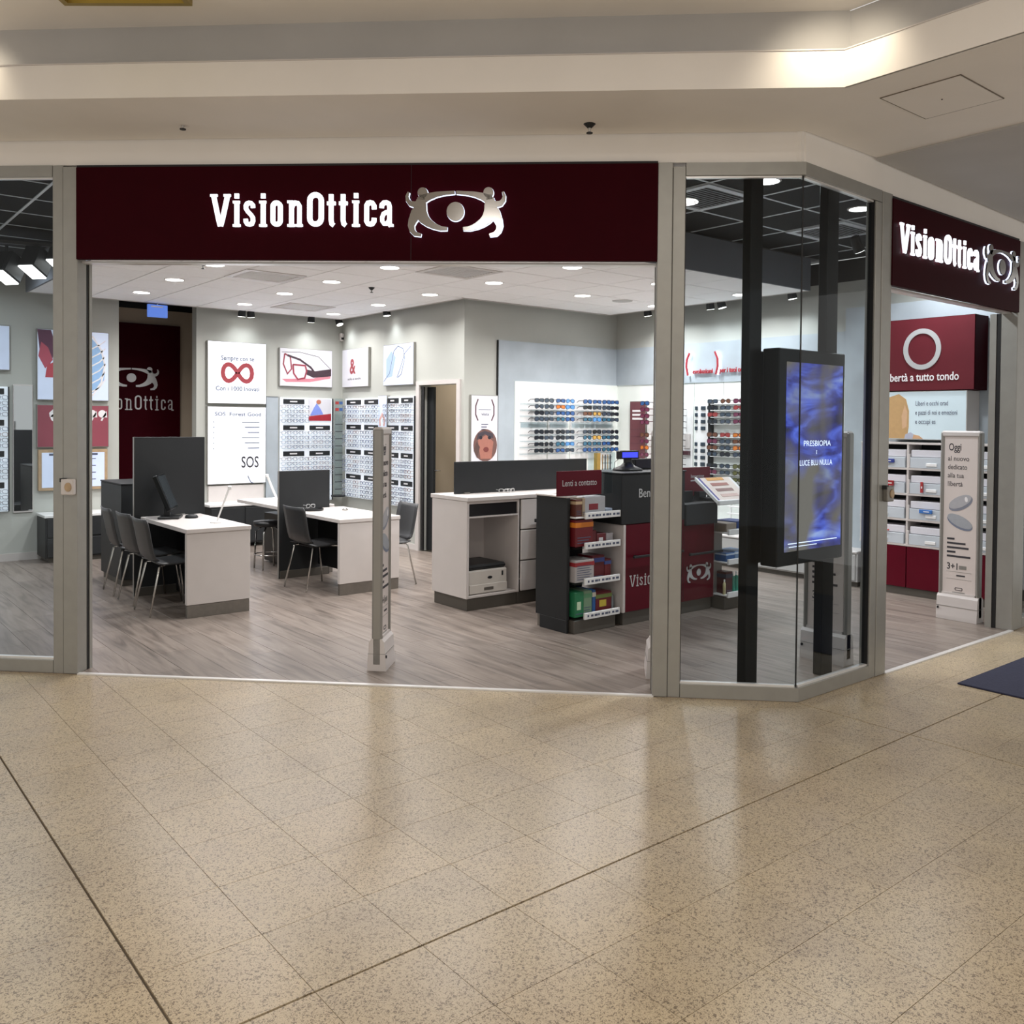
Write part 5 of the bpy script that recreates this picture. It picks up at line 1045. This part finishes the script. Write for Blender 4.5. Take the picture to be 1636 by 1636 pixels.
# big sunglasses shelving
t = thing('sunglasses_shelving', 'white curved shelving full of sunglasses on the side wall', 'shelving', (XE - .02, 6.18, .36), -RB); MB().bbox(-.55, .55, -.03, 0, .05, 1.56, .004).build('back_plate', 'white_panel', t); MB().bbox(-.55, .75, -.22, 0, .0, .05, .004).build('base_tray', 'white', t)
RZ = [1.51, 1.435, 1.355, 1.275, 1.12, 1.045, .97, .895, .76, .685, .605, .53]
for z in RZ: MB().bbox(-.55, .55, -.10, -.03, z - .040, z - .030, .003).build('ledge', 'white_gloss', t)
for z in (.13, .21, .29): MB().bbox(-.20, .55, -.22, -.20, z, z + .02, .003).build('basket_bar', 'white_gloss', t)
for x in (-.15, 0, .15, .30, .45): MB().bbox(x - .006, x + .006, -.222, -.198, .05, .33, .002).build('basket_upright', 'white_gloss', t)
PE = [['grey', 'brown', 'plum', 'plum', 'black', 'grey'], ['black', 'grey', 'red', 'grey', 'orange', 'blue'], ['red', 'grey', 'plum', 'blue', 'amber', 'black'], ['black', 'grey', 'plum', 'blue', 'sky', 'grey'], ['brown', 'red', 'orange', 'plum', 'plum', 'grey'], ['plum', 'grey', 'brown', 'blue', 'black', 'blue'], ['brown', 'grey', 'orange', 'olive', 'red', 'black'], ['grey', 'black', 'grey', 'grey', 'red', 'brown'],
      ['black', 'grey', 'olive', 'plum', 'teal', 'grey'], ['plum', 'grey', 'olive', 'black', 'amber', 'black'], ['grey', 'black', 'olive', 'grey', 'blue', 'teal'], ['red', 'red', 'olive', 'olive', 'grey', 'plum']]
for r, z in enumerate(RZ):
    for c in range(6):
        lx = -.46 + .185 * c; cn = PE[r][c]
        shades((XE - .02 - .17, 6.18 - lx, .36 + z), -RB + R(8 * (random.random() - .5)), '%s sunglasses, %s row from the top of the white side wall shelving, %s along' % (NAMES.get(cn, cn), ORD[r], ORD[c]), KN[(r * 5 + c * 3) % 8], *CLRS[cn], 'sunglasses on the side wall shelving')
for k, (z, x) in enumerate([(1.60, .08), (1.16, .10), (.80, .09), (.46, .10)]):
    o = thing('price_flag', 'small %s promotion flag on the side wall shelving, %s from the top' % (['bright red', 'wine red', 'plum', 'dark red'][k], ORD[k]), 'flag', (XE - .14, 6.18 - x - .06, .36 + z - .02), -RB, 'promotion flags on the shelving'); MB().bbox(-.10, .14, -.005, .005, 0, .10, .002).build('card', tinted([(196, 50, 78), (140, 36, 60), (120, 40, 80), (92, 28, 44)][k]), o)
    MB().box(-.03, .12, -.007, -.004, .03, .06).build('print', 'ink_white', o)
t = thing('low_cabinet', 'long low grey drawer cabinet along the side wall', 'cabinet', (0, 0, 0)); MB().bbox(8.21, 8.60, 4.66, 8.30, .05, .335, .004).build('body', 'shade_and_drawer_grey', t); MB().bbox(8.19, 8.60, 4.66, 8.30, .336, .355, .003).build('top', 'white', t); MB().box(8.25, 8.6, 4.68, 8.28, 0, .05).build('plinth', 'plinth', t)
for k in range(4): MB().bbox(8.198, 8.21, 4.68 + .905 * k, 5.575 + .905 * k, .065, .325, .003).build('drawer', 'shade_and_drawer_grey', t)

# ------------------------------------------------------------------ side entrance: bin cabinet and burgundy panel
t = thing('bin_cabinet', 'white open cabinet of pull out bins with burgundy doors near the side entrance', 'cabinet', (0, 0, 0))
X0, X1 = 8.21, 8.46; COLY = [3.25, 3.71, 4.17, 4.63]; LV = [.475, .715, .955, 1.195, 1.435]
for y in COLY: MB().bbox(X0, X1, y - .010, y + .010, .47, 1.44, .002).build('upright', 'white', t)
for z in LV: MB().bbox(X0 - .004, X1, COLY[0] - .012, COLY[-1] + .012, z - .010, z + .010, .002).build('shelf', 'white', t)
MB().box(X1, X1 + .01, COLY[0], COLY[-1], .47, 1.44).build('back_panel', 'dark', t)
for k in range(3): MB().bbox(X0, X0 + .02, COLY[k] + .004, COLY[k + 1] - .004, .075, .462, .003).build('door', 'burgundy_door', t)
MB().box(X0 + .02, X1, COLY[0], COLY[-1], .07, .46).build('base_body', 'dark', t); MB().box(X0 + .02, X1, COLY[0], COLY[-1], 0, .07).build('plinth', 'plinth', t)
bn = None
for r in range(4):
    for c in range(3):
        y = (COLY[c] + COLY[c + 1]) / 2; z = LV[r] + .010
        lab = 'frosted pull out bin, %s level from the top, %s column from the side entrance' % (ORD[3 - r], ORD[c])
        if bn is None:
            bn = thing('storage_bin', lab, 'bin', (X0, y, z), -RB, 'frosted bins in the burgundy cabinet')
            MB().bbox(-.205, .205, -.006, .004, .0, .10, .003).build('front', 'bin', bn); MB().bbox(-.205, .205, .006, .22, .0, .012, .002).build('tray', 'bin', bn)
            for s in (-.205, .197): MB().bbox(s, s + .008, .005, .22, .012, .10, .002).build('side', 'bin', bn)
            MB().bbox(-.205, .205, .012, .22, .10, .17, .006).build('papers', 'poster', bn); MB().bbox(-.05, .05, -.014, -.006, .02, .05, .003).build('grip', 'white_gloss', bn)
            MB().bbox(-.224, -.207, -.008, .02, .0, .13, .002).build('corner_guide', 'white', bn)
        else: copy_tree(bn, (X0, y, z), -RB, lab)
for (y, z, rgb, w, hh, lab) in ((4.36, 1.25, (48, 64, 140), .07, .035, 'blue spectacle case in the top bin'), (4.33, 1.03, (150, 34, 40), .04, .05, 'red packet in the second bin'), (4.02, .98, (170, 50, 52), .012, .10, 'slim red tube in the second bin'), (3.98, .79, (60, 116, 190), .06, .035, 'blue packet in the third bin'), (4.38, .60, (190, 60, 56), .05, .012, 'small red clip on the lowest bin')):
    o = thing('packet', lab + ' of the burgundy cabinet', 'packet', (X0 - .024, y, z), -RB); MB().bbox(-w, w, -.008, .008, 0, hh, .002).build('wrap', tinted(rgb), o); MB().box(-w * .3, w * .6, -.009, -.0075, hh * .4, hh * .6).build('print', 'ink_white', o)
t = board('lit_poster', 'pale blue poster with grey lettering and a portrait above the bins', 'poster', (8.47, 4.035, 1.47), -RB, .79, .455, .25, mat('pale poster print', (206, 224, 232), .4, emit=.12, var=.02), 'white', .006)
D = -.254
for k, s in enumerate(['Liberi e occhi orad', 'e pazzi di noi e emozioni', 'e occupi es']): text('lettering', s, 'ink_blue', t, -.075, .32 - .085 * k, .045, [.30, .385, .19][k], D, .001)
MB().plate([(-.335, 0.01), (-.15, .01), (-.135, .12), (-.135, .27), (-.165, .38), (-.235, .43), (-.335, .40)], D - .001, D + .001).build('print', tinted((196, 160, 112)), t); MB().plate([(-.195, .10), (-.155, .12), (-.15, .26), (-.175, .33), (-.205, .22)], D - .002, D).build('print', tinted((214, 176, 140)), t); MB().plate([(-.175, .01), (-.035, .01), (-.065, .04), (-.115, .07), (-.165, .05)], D - .003, D - .001).build('print', tinted((184, 188, 206)), t)
MB().plate([(-.095, .01), (.005, .01), (-.035, .04), (-.085, .05)], D - .004, D - .002).build('print', tinted((212, 170, 132)), t)
t = board('wall_panel', 'burgundy wall panel with a silver ring and white lettering', 'panel', (8.47, 4.00, 1.928), -RB, .85, .672, .26, 'burgundy_matt', 'burgundy', .004)
D = -.264
MB().ribbon([(-.05 + .155 * math.cos(2 * math.pi * k / 40), .385 + .168 * math.sin(2 * math.pi * k / 40)) for k in range(40)], .045, D - .006, D, True).build('ring', 'silver_print', t)
text('lettering', 'Libertà a tutto tondo', 'ink_white', t, -.415, .092, .078, .70, D, .003, bold=.012)

# ------------------------------------------------------------------ digital screen on two posts
YSC = 3.15
t = thing('digital_screen', 'tall black digital screen with blue picture on two posts behind the corner glass', 'screen', (0, 0, 0))
MB().bbox(4.47, 4.59, YSC + .10, YSC + .16, 0, ZC, .003).build('post', 'screen_body', t); MB().bbox(5.13, 5.26, YSC, YSC + .06, 0, ZC, .003).build('post', 'screen_body', t)
MB().bbox(4.60, 5.325, YSC - .02, YSC + .098, .745, 2.06, .006).build('housing', 'screen_body', t); 
MB().box(-.31, .31, -.003, .002, -.575, .575).build('display', 'screen', t, loc=(4.985, YSC - .02, 1.405))
MB().bbox(4.50, 4.64, YSC + .10, YSC + .13, .76, 2.045, .004).build('bracket', 'screen_body', t)
text('lettering', 'PRESBIOPIA', 'halo', t, 4.86, 1.47, .036, .30, YSC - .0225, .001); text('lettering', 'E', 'halo', t, 5.0, 1.42, .025, None, YSC - .0225, .001); text('lettering', 'LUCE BLU NULLA', 'halo', t, 4.82, 1.35, .036, .36, YSC - .0225, .001)
MB().box(4.71, 5.25, YSC - .0245, YSC - .0225, .875, .880).build('print', 'halo', t); MB().box(4.72, 5.02, YSC - .0245, YSC - .0225, .855, .859).build('print', 'halo', t)

# ------------------------------------------------------------------ security pedestals
def pedestal(label, loc, rz, w=.33, prints=True):
    t = thing('security_pedestal', label, 'pedestal', loc, rz, 'security pedestals at the entrances'); h2 = w / 2
    prof = [(-.062, 0), (.062, 0), (.062, .03), (.056, .10), (.05, .185), (.034, .205), (-.034, .205), (-.05, .185), (-.056, .10), (-.062, .03)]
    b = MB(); n = len(prof); vs = [(-h2 + .0, y, z) for y, z in prof] + [(h2 + .0, y, z) for y, z in prof]
    b.add(vs, [tuple(range(n))[::-1], tuple(range(n, 2 * n))] + [(i, (i + 1) % n, n + (i + 1) % n, n + i) for i in range(n)]).build('base', 'ped', t)
    MB().box(-h2 - .001, h2 + .001, -.0585, .0585, .108, .111).build('base_joint', 'ped_side', t)
    MB().bbox(-h2, -h2 + .03, -.034, .034, .03, 1.555, .012).build('upright', 'ped_side', t); MB().bbox(h2 - .03, h2, -.034, .034, .03, 1.555, .012).build('upright', 'ped_side', t)
    MB().bbox(-h2 + .005, h2 - .005, -.033, .033, 1.51, 1.562, .012).build('cap', 'ped', t)
    MB().bbox(-h2 + .03, h2 - .03, -.022, .022, .19, 1.52, .003).build('insert', 'ped_panel', t)
    for s in (-1, 1): MB().box(-h2 + .03, h2 - .03, s * .026 - .008, s * .026 + .008, .205, .222).build('insert_rail', 'ped', t)
    MB().disc(-h2 + .015, .09, .008, .010, -.064, -.056, 10).build('screw', 'dark', t)
    if prints:
        D = -.0225
        text('lettering', 'Oggi', 'ink', t, -.10, 1.40, .062, .10, D, .001, bold=.01)
        for k, s in enumerate(['al nuovo', 'dedicato', 'alla tua', 'libertà']): text('lettering', s, 'ink', t, -.105, 1.315 - .07 * k, .042, [.17, .155, .13, .12][k], D, .001)
        def ell(cx, cz, a, bb, ang, m2, y):
            c, s = math.cos(R(ang)), math.sin(R(ang)); MB().plate([(cx + a * math.cos(u) * c - bb * math.sin(u) * s, cz + a * math.cos(u) * s + bb * math.sin(u) * c) for u in [2 * math.pi * k / 24 for k in range(24)]], y, y + .002).build('lens_print', m2, t)
        ell(.005, .965, .105, .052, 28, tinted((132, 136, 150)), D - .001); ell(.0, .978, .10, .044, 28, tinted((176, 176, 182)), D - .002); ell(.05, 1.0, .012, .022, 10, 'ink_white', D - .003)
        ell(.0, .805, .11, .050, -24, tinted((120, 128, 148)), D - .001); ell(.0, .817, .108, .044, -24, tinted((164, 168, 176)), D - .002)
        for k in range(5): MB().box(-.10, [-.04, .05, .075, -.03, .09][k], D - .001, D + .001, .66 - .036 * k, .676 - .036 * k).build('print', 'ink', t)
        text('lettering', '3+1', 'ink', t, -.10, .415, .055, .085, D, .001, bold=.015); MB().box(.0, .06, D - .001, D + .001, .42, .45).build('print', 'ped_side', t)
        MB().box(-.10, .10, D - .001, D + .001, .395, .397).build('print', 'ped_side', t); MB().box(-.10, .10, D - .001, D + .001, .335, .337).build('print', 'ped_side', t); MB().box(-.02, .05, D - .001, D + .001, .36, .372).build('print', 'ink', t)
        MB().ribbon(stadium(-.03, -.005, .243, .262, 4) and [(-.025, .245), (.025, .245), (.03, .255), (.025, .265), (-.025, .265), (-.03, .255)], .005, D - .001, D + .001, True).build('print', 'ink', t); MB().box(-.05, .05, D - .001, D + .001, .222, .230).build('print', 'ped_side', t)
    return t
pedestal('slim grey security pedestal seen edge on in the middle of the wide entrance', (3.03, 5.05, 0), R(45), .25)
pedestal('security pedestal standing behind the corner glass and the digital screen', (5.50, 3.34, 0), -RB)
pedestal('security pedestal with lens poster at the far end of the side entrance', (7.54, 3.37, 0), -RB)
pedestal('security pedestal almost hidden behind the aluminium post', (4.32, 3.83, 0), R(45), .25)

# ------------------------------------------------------------------ entrance mat
t = thing('entrance_mat', 'dark navy mat on the stone floor at the right photo edge', 'mat', (0, 0, 0)); MB().bbox(5.65, 7.6, .75, 2.53, -.003, .008, .003).build('carpet', 'navy', t)
MB().ribbon([(0, 0), (.05, .012), (.09, .05), (.07, .09)], .02, 0, .001).build('woven_mark', mat('red yarn', (176, 60, 74), .9, var=.1), t)
o = t.children[-1]; o.rotation_euler = (R(-90), 0, R(-40)); o.location = (5.86, 2.17, .0095)
